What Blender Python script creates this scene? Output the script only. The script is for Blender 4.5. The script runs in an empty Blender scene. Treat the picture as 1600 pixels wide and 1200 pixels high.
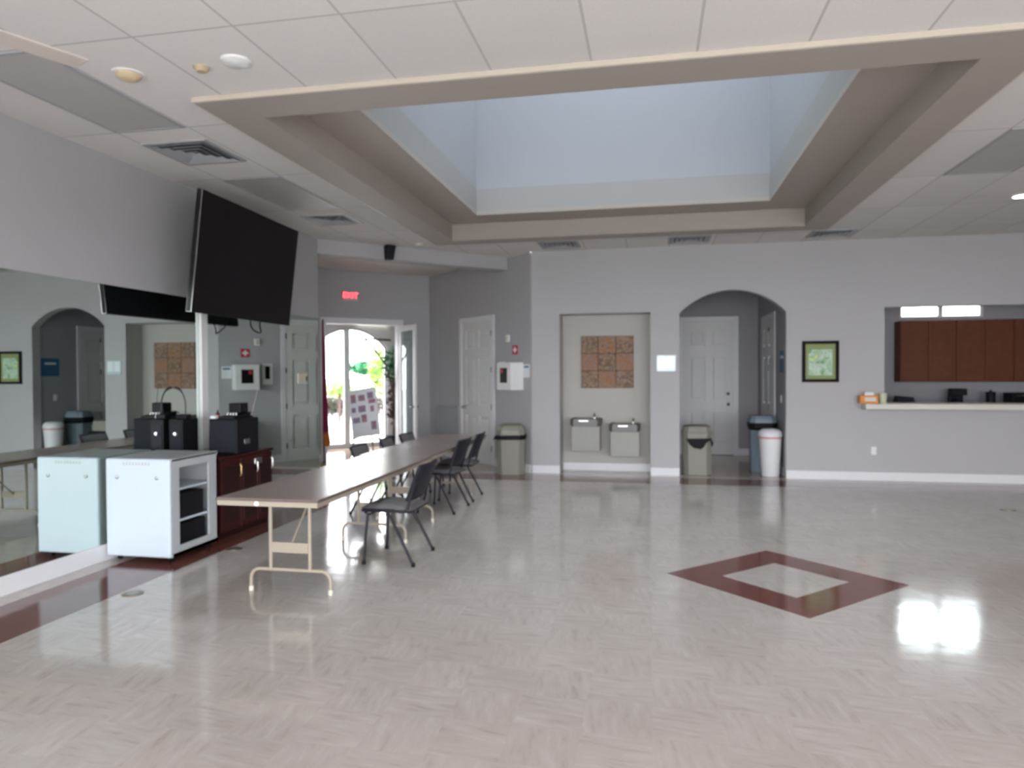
import bpy, bmesh, math, random
from math import radians as RAD, sin, cos, pi, hypot, atan2
from mathutils import Vector, Matrix, Euler
from mathutils.geometry import tessellate_polygon
random.seed(7)
C = bpy.context.scene.collection
S = bpy.context.scene

# ------------------------------------------------------------------ camera
YAW, PITCH, ROLL, EYE = 0.1951268, -0.0166887, -0.0053430, 1.6
F = Vector((-sin(YAW), cos(YAW), 0)); RT = Vector((cos(YAW), sin(YAW), 0)); UP = Vector((0, 0, 1))
F, UP = F*cos(PITCH) + UP*sin(PITCH), UP*cos(PITCH) - F*sin(PITCH)
RT, UP = RT*cos(ROLL) + UP*sin(ROLL), UP*cos(ROLL) - RT*sin(ROLL)
cam_d = bpy.data.cameras.new('camera')
cam_d.sensor_width = 36; cam_d.sensor_fit = 'HORIZONTAL'; cam_d.lens = 1102.6/1600*36
cam_d.clip_start = .05; cam_d.clip_end = 300
cam_d.dof.use_dof = True; cam_d.dof.focus_distance = 1.1; cam_d.dof.aperture_fstop = 6.0
cam = bpy.data.objects.new('camera', cam_d); C.objects.link(cam)
m3 = Matrix((RT, UP, -F)).transposed()
cam.matrix_world = Matrix.Translation((0, 0, EYE)) @ m3.to_4x4()
S.camera = cam

# ------------------------------------------------------------------ world, exposure
S.view_settings.view_transform = 'Standard'; S.view_settings.look = 'None'
S.view_settings.gamma = 1; S.view_settings.use_curve_mapping = False
S.view_settings.exposure = 1.2
w = bpy.data.worlds.new('sky'); S.world = w; w.use_nodes = True
bg = w.node_tree.nodes['Background']
bg.inputs['Color'].default_value = (.93, .95, 1.0, 1)
bg.inputs['Strength'].default_value = 7.0

# ------------------------------------------------------------------ dimensions (metres)
XL, YB, HC = -4.62, 11.04, 3.50        # left wall, back wall, ceiling
XR, YF = 8.2, -2.6                     # right wall, wall behind the camera
P_B = Vector((-1.88, YB))              # start of the diagonal side wall
P_AB = Vector((-4.32, 13.43))          # corner of the entry
P_CA = Vector((-6.55, 11.20))
P_C = Vector((XL, 9.27))

def portal(x, y, z, w_, h_, rot):
    d = bpy.data.lights.new('daylight_portal', 'AREA'); d.shape = 'RECTANGLE'; d.size = w_; d.size_y = h_
    d.cycles.is_portal = True
    o = bpy.data.objects.new('daylight_portal', d); C.objects.link(o); o.location = (x, y, z); o.rotation_euler = rot
    return o
WINS = [(-4.2, -1.8), (-1.5, .9), (1.2, 3.6), (3.9, 6.3)]   # windows behind the camera
ADDED_RWINS = [(-2.0, .6)]               # unseen window added in the right wall for more side daylight
for a, b in ADDED_RWINS:
    portal(XR+.1, (a+b)/2, 1.42, b-a, 2.1, (RAD(90), 0, RAD(90)))
for a, b in WINS:
    portal((a+b)/2, YF-.1, 1.4, b-a, 2.6, (RAD(90), 0, 0))

# ------------------------------------------------------------------ materials
def nt(name):
    m = bpy.data.materials.new(name); m.use_nodes = True
    t = m.node_tree; b = t.nodes['Principled BSDF']
    return m, t, b
def link(t, a, b): t.links.new(a, b)
def mat(name, col, rough=.6, metal=0, noise=0.04, nscale=8, bump=0, emit=None, es=1, spec=.5, coat=0):
    m, t, b = nt(name)
    c = (*col, 1)
    b.inputs['Roughness'].default_value = rough; b.inputs['Metallic'].default_value = metal
    b.inputs['Specular IOR Level'].default_value = spec
    if coat: b.inputs['Coat Weight'].default_value = coat
    tc = t.nodes.new('ShaderNodeTexCoord'); n = t.nodes.new('ShaderNodeTexNoise')
    n.inputs['Scale'].default_value = nscale; n.inputs['Detail'].default_value = 4
    link(t, tc.outputs['Object'], n.inputs['Vector'])
    mx = t.nodes.new('ShaderNodeMix'); mx.data_type = 'RGBA'
    mx.inputs[6].default_value = (*[max(0, v*(1-noise)) for v in col], 1)
    mx.inputs[7].default_value = (*[min(1, v*(1+noise)) for v in col], 1)
    link(t, n.outputs['Fac'], mx.inputs[0]); link(t, mx.outputs[2], b.inputs['Base Color'])
    if bump:
        bp = t.nodes.new('ShaderNodeBump'); bp.inputs['Strength'].default_value = bump; bp.inputs['Distance'].default_value = .004
        n2 = t.nodes.new('ShaderNodeTexNoise'); n2.inputs['Scale'].default_value = nscale*22
        link(t, tc.outputs['Object'], n2.inputs['Vector'])
        link(t, n2.outputs['Fac'], bp.inputs['Height']); link(t, bp.outputs['Normal'], b.inputs['Normal'])
    if emit:
        b.inputs['Emission Color'].default_value = (*emit, 1); b.inputs['Emission Strength'].default_value = es
    return m
class N:
    """small node-expression helper"""
    def __init__(s, t): s.t = t
    def m(s, op, a, b=None, c=None):
        n = s.t.nodes.new('ShaderNodeMath'); n.operation = op
        for i, v in enumerate((a, b, c)):
            if v is None: continue
            if isinstance(v, (int, float)): n.inputs[i].default_value = v
            else: s.t.links.new(v, n.inputs[i])
        return n.outputs[0]
    def mix(s, f, a, b):
        n = s.t.nodes.new('ShaderNodeMix'); n.data_type = 'RGBA'
        for i, v in ((0, f), (6, a), (7, b)):
            if isinstance(v, (int, float)): n.inputs[i].default_value = v
            elif isinstance(v, tuple): n.inputs[i].default_value = (*v, 1)
            else: s.t.links.new(v, n.inputs[i])
        return n.outputs[2]
    def xyz(s, out='Object'):
        tc = s.t.nodes.new('ShaderNodeTexCoord'); sp = s.t.nodes.new('ShaderNodeSeparateXYZ')
        s.t.links.new(tc.outputs[out], sp.inputs[0]); return sp.outputs[0], sp.outputs[1], sp.outputs[2]
    def vec(s, x, y, z):
        n = s.t.nodes.new('ShaderNodeCombineXYZ')
        for i, v in enumerate((x, y, z)):
            if isinstance(v, (int, float)): n.inputs[i].default_value = v
            else: s.t.links.new(v, n.inputs[i])
        return n.outputs[0]
    def noise(s, v, scale, detail=3, rough=.5):
        n = s.t.nodes.new('ShaderNodeTexNoise'); n.inputs['Scale'].default_value = scale
        n.inputs['Detail'].default_value = detail; n.inputs['Roughness'].default_value = rough
        s.t.links.new(v, n.inputs['Vector']); return n.outputs['Fac']
    def rnd(s, v):
        n = s.t.nodes.new('ShaderNodeTexWhiteNoise'); s.t.links.new(v, n.inputs['Vector']); return n.outputs['Value']
    def rect(s, x, y, x0, x1, y0, y1):
        a = s.m('MULTIPLY', s.m('GREATER_THAN', x, x0), s.m('LESS_THAN', x, x1))
        b = s.m('MULTIPLY', s.m('GREATER_THAN', y, y0), s.m('LESS_THAN', y, y1))
        return s.m('MULTIPLY', a, b)

def floor_material():
    m, t, b = nt('vinyl_tile_floor'); n = N(t)
    x, y, z = n.xyz()
    T = .311
    ix = n.m('FLOOR', n.m('DIVIDE', x, T)); iy = n.m('FLOOR', n.m('DIVIDE', y, T))
    par = n.m('MODULO', n.m('ABSOLUTE', n.m('ADD', ix, iy)), 2)
    r = n.rnd(n.vec(ix, iy, 3.3)); off = n.m('MULTIPLY', r, 17)
    va = n.vec(n.m('ADD', n.m('MULTIPLY', x, 2.2), off), n.m('ADD', n.m('MULTIPLY', y, 11), n.m('MULTIPLY', x, 1.5)), off)
    vb = n.vec(n.m('ADD', n.m('MULTIPLY', x, 11), n.m('MULTIPLY', y, 1.5)), n.m('ADD', n.m('MULTIPLY', y, 2.2), off), off)
    mv = t.nodes.new('ShaderNodeMix'); mv.data_type = 'VECTOR'
    link(t, par, mv.inputs[0]); link(t, va, mv.inputs[4]); link(t, vb, mv.inputs[5])
    st = n.noise(mv.outputs[1], 2.3, 5, .6)
    cr = t.nodes.new('ShaderNodeValToRGB'); link(t, st, cr.inputs[0])
    e = cr.color_ramp.elements; e[0].position = .25; e[0].color = (.39, .335, .31, 1); e[1].position = .80; e[1].color = (.54, .495, .47, 1)
    q = e.new(.42); q.color = (.46, .41, .38, 1); q = e.new(.58); q.color = (.485, .437, .41, 1)
    tone = n.m('ADD', n.m('MULTIPLY_ADD', r, .05, .89), n.m('MULTIPLY', n.noise(n.vec(x, y, z), 2.6, 4), .17))
    hs = t.nodes.new('ShaderNodeHueSaturation'); link(t, cr.outputs[0], hs.inputs['Color']); link(t, tone, hs.inputs['Value'])
    red = n.mix(st, (.12, .035, .028), (.19, .075, .062))
    d = n.m('ADD', n.m('ABSOLUTE', n.m('SUBTRACT', x, 1.0)), n.m('ABSOLUTE', n.m('SUBTRACT', y, 5.70)))
    dia = n.m('MULTIPLY', n.m('LESS_THAN', d, .885), n.m('GREATER_THAN', d, .46))
    b1 = n.rect(x, y, -4.42, -3.81, -2.4, 10.85)
    b2 = n.rect(x, y, -3.82, 7.6, 10.24, 10.85)
    mask = n.m('MAXIMUM', dia, n.m('MAXIMUM', b1, b2))
    col = n.mix(mask, hs.outputs[0], red)
    # brown tile of the entry and the hallway
    v = n.noise(n.vec(x, y, z), 3, 4)
    tile = n.mix(v, (.29, .205, .145), (.40, .30, .215))
    gx = n.m('LESS_THAN', n.m('FRACT', n.m('DIVIDE', x, .45)), .02); gy = n.m('LESS_THAN', n.m('FRACT', n.m('DIVIDE', y, .45)), .02)
    tile = n.mix(n.m('MAXIMUM', gx, gy), tile, (.16, .12, .09))
    far = n.m('GREATER_THAN', y, YB+.02)
    col = n.mix(far, col, tile)
    link(t, col, b.inputs['Base Color'])
    rg = n.m('MULTIPLY_ADD', n.noise(n.vec(x, y, z), 1.2, 3), .06, .075)
    link(t, rg, b.inputs['Roughness'])
    b.inputs['Specular IOR Level'].default_value = .75
    bp = t.nodes.new('ShaderNodeBump'); bp.inputs['Strength'].default_value = .10; bp.inputs['Distance'].default_value = .01
    link(t, n.noise(n.vec(x, y, z), 5.0, 2), bp.inputs['Height']); link(t, bp.outputs['Normal'], b.inputs['Normal'])
    return m
def ceiling_material():
    m, t, b = nt('ceiling_tile'); n = N(t)
    x, y, z = n.xyz()
    PX, PY, OX, OY = .628, 1.36, -2.87, 3.52
    u = n.m('DIVIDE', n.m('SUBTRACT', x, OX), PX); v = n.m('DIVIDE', n.m('SUBTRACT', y, OY), PY)
    fu = n.m('FRACT', n.m('ADD', u, .012)); fv = n.m('FRACT', n.m('ADD', v, .006))
    g = n.m('MAXIMUM', n.m('LESS_THAN', fu, .026), n.m('LESS_THAN', fv, .012))
    r = n.rnd(n.vec(n.m('FLOOR', u), n.m('FLOOR', v), 1.7))
    base = n.mix(r, (.68, .655, .635), (.74, .71, .69))
    sp = n.noise(n.vec(x, y, z), 60, 2)
    base = n.mix(n.m('MULTIPLY', n.m('GREATER_THAN', sp, .62), .12), base, (.45, .43, .41))
    st = n.m('GREATER_THAN', n.noise(n.vec(x, y, 4.), .9, 3), .66)
    base = n.mix(n.m('MULTIPLY', st, .25), base, (.62, .54, .46))
    col = n.mix(g, base, (.52, .50, .485))
    link(t, col, b.inputs['Base Color']); b.inputs['Roughness'].default_value = .9
    b.inputs['Specular IOR Level'].default_value = .2
    return m
M = {}
M['floor'] = floor_material(); M['ceil'] = ceiling_material()
M['wall'] = mat('grey_wall_paint', (.44, .432, .44), .65, noise=.03, nscale=1.2, bump=.05)
M['wallside'] = mat('grey_wall_paint_matt', (.425, .42, .43), .75, noise=.03, nscale=1.2)
M['alcove'] = mat('warm_grey_alcove_paint', (.47, .455, .42), .7, noise=.03, nscale=1.2)
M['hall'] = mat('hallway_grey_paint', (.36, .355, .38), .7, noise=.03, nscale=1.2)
M['trimw'] = mat('white_trim_paint', (.72, .72, .74), .4, noise=.02)
M['tray'] = mat('taupe_tray_paint', (.38, .335, .30), .6, noise=.03, nscale=2)
M['lip'] = mat('cream_moulding', (.56, .50, .42), .5, noise=.03, nscale=2)
M['well'] = mat('white_well_paint', (.33, .325, .32), .7, noise=.03, nscale=2)
M['cup'] = mat('sky_tinted_cupola_paint', (.36, .365, .395), .8, noise=.02, nscale=1)  # blue cast of the sky light is put into this paint
M['doorw'] = mat('white_door_paint', (.66, .66, .65), .4, noise=.02)
M['black'] = mat('black_plastic', (.006, .006, .009), .55, noise=.2, spec=.25)
M['blackmetal'] = mat('black_metal', (.02, .02, .025), .35, noise=.2)
M['blackmatt'] = mat('black_screen', (.004, .0025, .0035), .4, noise=.1, spec=.18)
M['chrome'] = mat('brushed_steel', (.55, .54, .53), .28, metal=1, noise=.08, nscale=30)
M['steel'] = mat('dull_steel', (.34, .33, .32), .35, metal=.9, noise=.08, nscale=30)
M['basin'] = mat('dull_basin_steel', (.16, .155, .15), .5, metal=.4, noise=.08, nscale=30)
M['brass'] = mat('brass', (.55, .40, .16), .3, metal=1)
M['tabletop'] = mat('brown_laminate', (.235, .175, .16), .26, spec=.35, noise=.10, nscale=60)
M['tan'] = mat('tan_painted_metal', (.34, .29, .225), .4, noise=.04)
M['edge'] = mat('dark_table_edge', (.11, .075, .065), .4)
M['fabric'] = mat('charcoal_fabric', (.15, .14, .145), .9, noise=.25, nscale=120, bump=.2)
M['shell'] = mat('dark_plastic_shell', (.012, .012, .02), .55, noise=.1, spec=.25)
M['tube'] = mat('dark_steel_tube', (.015, .014, .02), .45, noise=.1, spec=.3)
M['mahog'] = mat('mahogany_veneer', (.045, .006, .006), .35, spec=.3, noise=.35, nscale=7)
M['mahogd'] = mat('dark_mahogany', (.025, .005, .005), .4, spec=.3, noise=.3, nscale=7)
M['whitemetal'] = mat('white_powder_coat', (.55, .62, .68), .35, noise=.02)
M['greymetal'] = mat('grey_powder_coat', (.46, .48, .49), .4, noise=.03)
M['binb'] = mat('beige_bin_plastic', (.25, .24, .20), .5, noise=.04)
M['bing'] = mat('blue_grey_bin_plastic', (.20, .25, .30), .5, noise=.04)
M['binw'] = mat('white_bin_plastic', (.74, .74, .76), .4, noise=.03)
M['bag'] = mat('black_bin_bag', (.007, .007, .010), .6, noise=.3, bump=.2, spec=.2)
M['red'] = mat('red_plastic', (.55, .03, .05), .5)
M['white'] = mat('white_plastic', (.78, .78, .77), .4, noise=.02)
M['ivory'] = mat('ivory_plastic', (.62, .58, .48), .5, noise=.03)
M['paper'] = mat('white_paper', (.78, .80, .82), .6, noise=.02)
M['fount'] = mat('beige_fountain_panel', (.30, .295, .265), .4, noise=.03)
M['wood'] = mat('reddish_cabinet_wood', (.14, .043, .019), .55, spec=.25, noise=.25, nscale=9)
M['counter'] = mat('cream_counter', (.60, .57, .52), .3, noise=.05, nscale=30)
M['dframe'] = mat('dark_picture_frame', (.012, .006, .008), .6, noise=.3, spec=.15)
M['matb'] = mat('olive_mat_board', (.26, .32, .13), .7, noise=.05)
M['blue'] = mat('blue_poster', (.03, .13, .26), .5, noise=.1)
M['flag'] = mat('crimson_flag_cloth', (.30, .02, .09), .8, noise=.25, nscale=5)
M['fringe'] = mat('orange_gold_fringe', (.62, .20, .03), .8, noise=.3, nscale=60)
M['leafd'] = mat('dark_green_leaf', (.03, .16, .06), .6, noise=.4, nscale=6)
M['leafl'] = mat('light_green_leaf', (.22, .34, .08), .6, noise=.4, nscale=6)
M['bark'] = mat('brown_bark', (.06, .03, .025), .8, noise=.3)
M['conc'] = mat('pale_patio_concrete', (.42, .42, .40), .8, noise=.05, nscale=2)
M['orange'] = mat('orange_card', (.75, .27, .06), .6, noise=.3, nscale=30)
M['pale'] = mat('pale_green_plastic', (.55, .58, .40), .5)
M['lamp'] = mat('lit_lamp_lens', (1, 1, .95), .5, emit=(1, .98, .9), es=9)
M['tubelit'] = mat('lit_tube', (1, 1, .9), .5, emit=(.95, 1, .78), es=1.6)
M['exit'] = mat('exit_letters', (.9, .05, .08), .5, emit=(1, .06, .10), es=1.6)
M['exitp'] = mat('exit_face', (.75, .55, .55), .5, noise=.02)
M['diff'] = mat('unlit_grey_diffuser', (.44, .43, .42), .5, noise=.04, nscale=40)
M['ventd'] = mat('vent_grey', (.09, .095, .11), .5)
M['ventl'] = mat('vent_white_fin', (.36, .37, .39), .5)
M['pink'] = mat('pinkish_beige_strip', (.68, .60, .555), .8, noise=.05)
def mirror_mat():
    m, t, b = nt('mirror_glass'); n = N(t); x, y, z = n.xyz()
    c = n.mix(n.noise(n.vec(x, y, z), .5, 2), (.72, .80, .765), (.74, .82, .785))
    link(t, c, b.inputs['Base Color']); b.inputs['Metallic'].default_value = 1; b.inputs['Roughness'].default_value = .01
    return m
M['mirror'] = mirror_mat()
def glass_mat(name, tint=(.9, .95, .95)):
    m = bpy.data.materials.new(name); m.use_nodes = True; t = m.node_tree; t.nodes.clear()
    o = t.nodes.new('ShaderNodeOutputMaterial'); g = t.nodes.new('ShaderNodeBsdfGlossy'); tr = t.nodes.new('ShaderNodeBsdfTransparent')
    g.inputs['Roughness'].default_value = .02; tr.inputs['Color'].default_value = (*tint, 1)
    lw = t.nodes.new('ShaderNodeLayerWeight'); lw.inputs['Blend'].default_value = .5
    fr = t.nodes.new('ShaderNodeMath'); fr.operation = 'POWER'; link(t, lw.outputs['Facing'], fr.inputs[0]); fr.inputs[1].default_value = 4
    mx = t.nodes.new('ShaderNodeMixShader'); link(t, fr.outputs[0], mx.inputs[0]); link(t, tr.outputs[0], mx.inputs[1]); link(t, g.outputs[0], mx.inputs[2])
    link(t, mx.outputs[0], o.inputs[0]); return m
M['glass'] = glass_mat('clear_glass'); M['tglass'] = glass_mat('tinted_door_glass', (.62, .68, .66))
def art_mat(name, seed, pal, scale=9, dist=3.):
    m, t, b = nt(name); n = N(t); x, y, z = n.xyz()
    no = t.nodes.new('ShaderNodeTexNoise'); no.inputs['Scale'].default_value = scale; no.inputs['Detail'].default_value = 5
    no.inputs['Distortion'].default_value = dist
    link(t, n.vec(n.m('ADD', x, seed), n.m('ADD', y, seed*.7), z), no.inputs['Vector'])
    cr = t.nodes.new('ShaderNodeValToRGB'); link(t, no.outputs['Fac'], cr.inputs[0]); cr.color_ramp.interpolation = 'LINEAR'
    e = cr.color_ramp.elements
    e[0].position = .3; e[0].color = (*pal[0], 1); e[1].position = .7; e[1].color = (*pal[-1], 1)
    for i, p in enumerate(pal[1:-1]):
        q = e.new(.3 + .4*(i+1)/(len(pal)-1)); q.color = (*p, 1)
    link(t, cr.outputs[0], b.inputs['Base Color']); b.inputs['Roughness'].default_value = .6
    return m
M['landscape'] = art_mat('green_landscape_print', 2., [(.10, .22, .08), (.22, .42, .20), (.55, .66, .55), (.30, .50, .34), (.62, .70, .30)], 7, .6)
M['stone'] = art_mat('carpet_patio', 1., [(.5, .5, .48), (.6, .6, .58)], 3, 0)

# ------------------------------------------------------------------ mesh helpers
class MB:
    def __init__(s): s.bm = bmesh.new()
    def box(s, x0, x1, y0, y1, z0, z1, bev=0, seg=2, rot=None, piv=None):
        r = bmesh.ops.create_cube(s.bm, size=1.0); vs = r['verts']
        for v in vs:
            v.co = Vector(((x0+x1)/2 + v.co.x*(x1-x0), (y0+y1)/2 + v.co.y*(y1-y0), (z0+z1)/2 + v.co.z*(z1-z0)))
        if bev:
            es = list({e for v in vs for e in v.link_edges})
            o = bmesh.ops.bevel(s.bm, geom=es, offset=bev, segments=seg, profile=.5, affect='EDGES')
            vs = list(dict.fromkeys([v for f in o['faces'] for v in f.verts] + [v for v in vs if v.is_valid]))
        if rot is not None:
            p = Vector(piv) if piv else Vector(((x0+x1)/2, (y0+y1)/2, (z0+z1)/2))
            m_ = Euler(rot).to_matrix()
            for v in vs: v.co = m_ @ (v.co - p) + p
        return s
    def tube(s, pts, r, n=10, closed=False, caps=True):
        pts = [Vector(p) for p in pts]; rings = []; L = len(pts)
        prev = None
        for i, p in enumerate(pts):
            if closed: d = pts[(i+1) % L] - pts[i-1]
            else: d = pts[min(i+1, L-1)] - pts[max(i-1, 0)]
            d.normalize()
            if prev is None:
                a = Vector((0, 0, 1)) if abs(d.z) < .9 else Vector((1, 0, 0))
                u = d.cross(a).normalized()
            else:
                u = (prev - d*prev.dot(d)).normalized()
            prev = u; v_ = d.cross(u)
            rr = r[i] if isinstance(r, (list, tuple)) else r
            rings.append([s.bm.verts.new(p + (u*cos(2*pi*k/n) + v_*sin(2*pi*k/n))*rr) for k in range(n)])
        for i in range(L if closed else L-1):
            A, B = rings[i], rings[(i+1) % L]
            for k in range(n): s.bm.faces.new((A[k], A[(k+1) % n], B[(k+1) % n], B[k]))
        if caps and not closed:
            s.bm.faces.new(rings[0][::-1]); s.bm.faces.new(rings[-1])
        return s
    def lathe(s, prof, cx=0, cy=0, n=24, sx=1, sy=1):
        rings = []
        for r, z in prof:
            rings.append([s.bm.verts.new((cx + sx*max(r, 1e-4)*cos(2*pi*k/n), cy + sy*max(r, 1e-4)*sin(2*pi*k/n), z)) for k in range(n)])
        for A, B in zip(rings, rings[1:]):
            for k in range(n): s.bm.faces.new((A[k], A[(k+1) % n], B[(k+1) % n], B[k]))
        s.bm.faces.new(rings[0][::-1]); s.bm.faces.new(rings[-1]); return s
    def loft(s, rings):
        R = [[s.bm.verts.new(p) for p in r] for r in rings]; n = len(R[0])
        for A, B in zip(R, R[1:]):
            for k in range(n): s.bm.faces.new((A[k], A[(k+1) % n], B[(k+1) % n], B[k]))
        s.bm.faces.new(R[0][::-1]); s.bm.faces.new(R[-1]); return s
    def prism(s, loops, f0, f1):
        """loops: outer + holes of 2-D points; f0/f1 map (a,b)->3-D for the two faces"""
        flat = [p for l in loops for p in l]
        tris = tessellate_polygon([[Vector((p[0], p[1], 0)) for p in l] for l in loops])
        A = [s.bm.verts.new(f0(*p)) for p in flat]; B = [s.bm.verts.new(f1(*p)) for p in flat]
        for t in tris:
            try: s.bm.faces.new([A[i] for i in t]); s.bm.faces.new([B[i] for i in reversed(t)])
            except ValueError: pass
        o = 0
        for l in loops:
            k = len(l)
            for i in range(k):
                j = (i+1) % k
                s.bm.faces.new((A[o+i], A[o+j], B[o+j], B[o+i]))
            o += k
        return s
    def grid(s, fn, nu, nv):
        V = [[s.bm.verts.new(fn(i/nu, j/nv)) for j in range(nv+1)] for i in range(nu+1)]
        for i in range(nu):
            for j in range(nv): s.bm.faces.new((V[i][j], V[i+1][j], V[i+1][j+1], V[i][j+1]))
        return s
    def build(s, name, m, parent=None, smooth=False, recalc=True):
        if recalc: bmesh.ops.recalc_face_normals(s.bm, faces=s.bm.faces)
        me = bpy.data.meshes.new(name); s.bm.to_mesh(me); s.bm.free()
        me.materials.append(m if not isinstance(m, str) else M[m])
        if smooth:
            for p in me.polygons: p.use_smooth = True
            try: me.set_sharp_from_angle(angle=RAD(38))
            except Exception: pass
        o = bpy.data.objects.new(name, me); C.objects.link(o)
        if parent: o.parent = parent
        return o
def box(name, m, parent, *a, **k): return MB().box(*a, **k).build(name, m, parent)
def tag(o, label, cat, group=None, kind=None):
    o['label'] = label; o['category'] = cat
    if group: o['group'] = group
    if kind: o['kind'] = kind
    return o
def thing(name, label, cat, loc=(0, 0, 0), rz=0, group=None, kind=None):
    o = bpy.data.objects.new(name, None); C.objects.link(o); o.location = loc; o.rotation_euler = (0, 0, rz)
    o.empty_display_size = .1
    return tag(o, label, cat, group, kind)
def struct(o, label, cat, at=None, rz=0):
    if at is not None: o.location = (at[0], at[1], 0); o.rotation_euler = (0, 0, rz)
    return tag(o, label, cat, kind='structure')
def dup(root, loc, rz, label):
    r = root.copy(); C.objects.link(r); r.location = loc; r.rotation_euler = (0, 0, rz); r['label'] = label
    for ch in list(root.children):
        c = ch.copy(); C.objects.link(c); c.parent = r
        for g in list(ch.children):
            d = g.copy(); C.objects.link(d); d.parent = c
    return r

# ================================================================== SETTING
# floor
fl = MB(); fl.box(-7.6, XR+.2, YF-.2, 15.1, -.12, 0)
struct(fl.build('floor', 'floor'), 'glossy beige streaked vinyl tile floor with red border and diamond', 'floor')

# ceiling with the tray opening
TX0, TX1, TY0, TY1 = -3.08, 2.28, 4.37, 9.97       # dropped frame, outer
IX0, IX1, IY0, IY1 = -2.76, 1.94, 4.72, 9.66       # dropped frame, inner
WX0, WX1, WY0, WY1 = -2.27, 1.43, 5.19, 9.15       # skylight well
outer = [(XL-.1, YF-.1), (XR+.1, YF-.1), (XR+.1, YB), (P_B.x, YB), (P_AB.x, P_AB.y+.1), (P_CA.x-.1, P_CA.y), (P_C.x, P_C.y), (XL-.1, P_C.y)]
hole = [(TX0+.03, TY0+.03), (TX0+.03, TY1-.03), (TX1-.03, TY1-.03), (TX1-.03, TY0+.03)]
mb = MB(); mb.prism([outer, hole], lambda a, b: (a, b, HC), lambda a, b: (a, b, HC+.06))
struct(mb.build('ceiling', 'ceil'), 'white suspended tile ceiling with thin grid lines around the tray', 'ceiling')
def rect(x0, x1, y0, y1): return [(x0, y0), (x1, y0), (x1, y1), (x0, y1)]
mb = MB(); mb.prism([rect(TX0, TX1, TY0, TY1), rect(IX0, IX1, IY0, IY1)[::-1]], lambda a, b: (a, b, HC-.04), lambda a, b: (a, b, 3.69))
fr = struct(mb.build('trim_1', 'tray'), 'dropped taupe frame around the ceiling tray and skylight', 'ceiling trim')
mb = MB(); mb.prism([rect(TX0-.015, TX1+.015, TY0-.015, TY1+.015), rect(TX0, TX1, TY0, TY1)[::-1]], lambda a, b: (a, b, HC-.038), lambda a, b: (a, b, HC-.002))
mb.build('moulding', 'lip', fr)
mb = MB(); mb.prism([rect(IX0-.02, IX1+.02, IY0-.02, IY1+.02), rect(WX0, WX1, WY0, WY1)[::-1]], lambda a, b: (a, b, 3.69), lambda a, b: (a, b, 3.74))
struct(mb.build('trim_2', 'tray'), 'taupe flat ledge inside the ceiling tray', 'ceiling trim')
def ring_walls(x0, x1, y0, y1, z0, z1, t=.06):
    return MB().prism([rect(x0-t, x1+t, y0-t, y1+t), rect(x0, x1, y0, y1)[::-1]], lambda a, b: (a, b, z0), lambda a, b: (a, b, z1))
struct(ring_walls(WX0, WX1, WY0, WY1, 3.74, 4.03).build('wall_skylight_curb', 'well'), 'white curb band around the bottom of the skylight well', 'wall')
cup = struct(ring_walls(WX0-.005, WX1+.005, WY0-.005, WY1+.005, 4.03, 8.2).build('wall_skylight', 'cup'), 'walls high inside the skylight well, tinted with pale blue sky light', 'wall')
mb = MB(); mb.prism([rect(WX0-.06, WX1+.06, WY0-.06, WY1+.06), rect(WX0+.7, WX1-.7, WY0+.7, WY1-.7)[::-1]], lambda a, b: (a, b, 8.2), lambda a, b: (a, b, 8.26)); mb.build('skylight_rim', 'cup', cup)
MB().box(WX0+.65, WX1-.65, WY0+.65, WY1-.65, 8.27, 8.28).build('skylight_pane', 'glass', cup)
portal((WX0+WX1)/2, (WY0+WY1)/2, 8.3, WX1-WX0-1.4, WY1-WY0-1.4, (0, 0, 0))
CUP = cup

# generic wall in a local frame: x along the wall, +y into the room, z up
def local_wall(name, m, at, ang, loops, t=.14, label='', cat='wall'):
    mb = MB(); mb.prism(loops, lambda a, b: (a, 0, b), lambda a, b: (a, -t, b))
    return struct(mb.build(name, m), label, cat, at, RAD(ang))
# left wall
mb = MB(); mb.box(XL-.16, XL, YF, P_C.y, 0, HC)
struct(mb.build('wall_left', 'wallside'), 'grey left wall above and behind the long mirror', 'wall')
mb = MB(); mb.box(XL, XL+.022, YF, P_C.y-.005, 0, .128, bev=.004); mb.box(XL, XL+.016, YF, P_C.y-.005, .128, .14)
struct(mb.build('baseboard_left', 'trimw'), 'white baseboard under the mirror on the left wall', 'baseboard')

# back wall with alcove, arch and pass-through
AX0, AX1, AZ = -1.417, -.016, 2.51
GX0, GX1, GS, GT = .42, 1.957, 2.48, 2.82
KX0, KX1, KZ0, KZ1 = 3.30, 7.3, 1.08, 2.51
def arch_pts(x0, x1, zs, zt, n=18):
    c = (x0+x1)/2; hw = (x1-x0)/2; rise = zt-zs; R = (hw*hw+rise*rise)/(2*rise); zc = zt-R; a = math.asin(hw/R)
    return [(c + R*sin(-a + 2*a*i/n), zc + R*cos(-a + 2*a*i/n)) for i in range(n+1)]
out = [(P_B.x+.02, 0), (AX0, 0), (AX0, AZ), (AX1, AZ), (AX1, 0), (GX0, 0)] + arch_pts(GX0, GX1, GS, GT) + [(GX1, 0), (XR, 0), (XR, HC), (P_B.x+.02, HC)]
khole = [(KX0, KZ0), (KX0, KZ1), (KX1, KZ1), (KX1, KZ0)]
mb = MB(); mb.prism([out, khole], lambda a, b: (a, YB, b), lambda a, b: (a, YB+.18, b))
struct(mb.build('wall_back', 'wall'), 'pale grey back wall with alcove, arch and serving opening', 'wall')
mb = MB()
for a, b in ((P_B.x+.02, AX0), (AX1, GX0), (GX1, XR)):
    mb.box(a, b, YB-.018, YB, 0, .125, bev=.004)
struct(mb.build('baseboard_back', 'trimw'), 'white baseboard along the back wall', 'baseboard')
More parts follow.
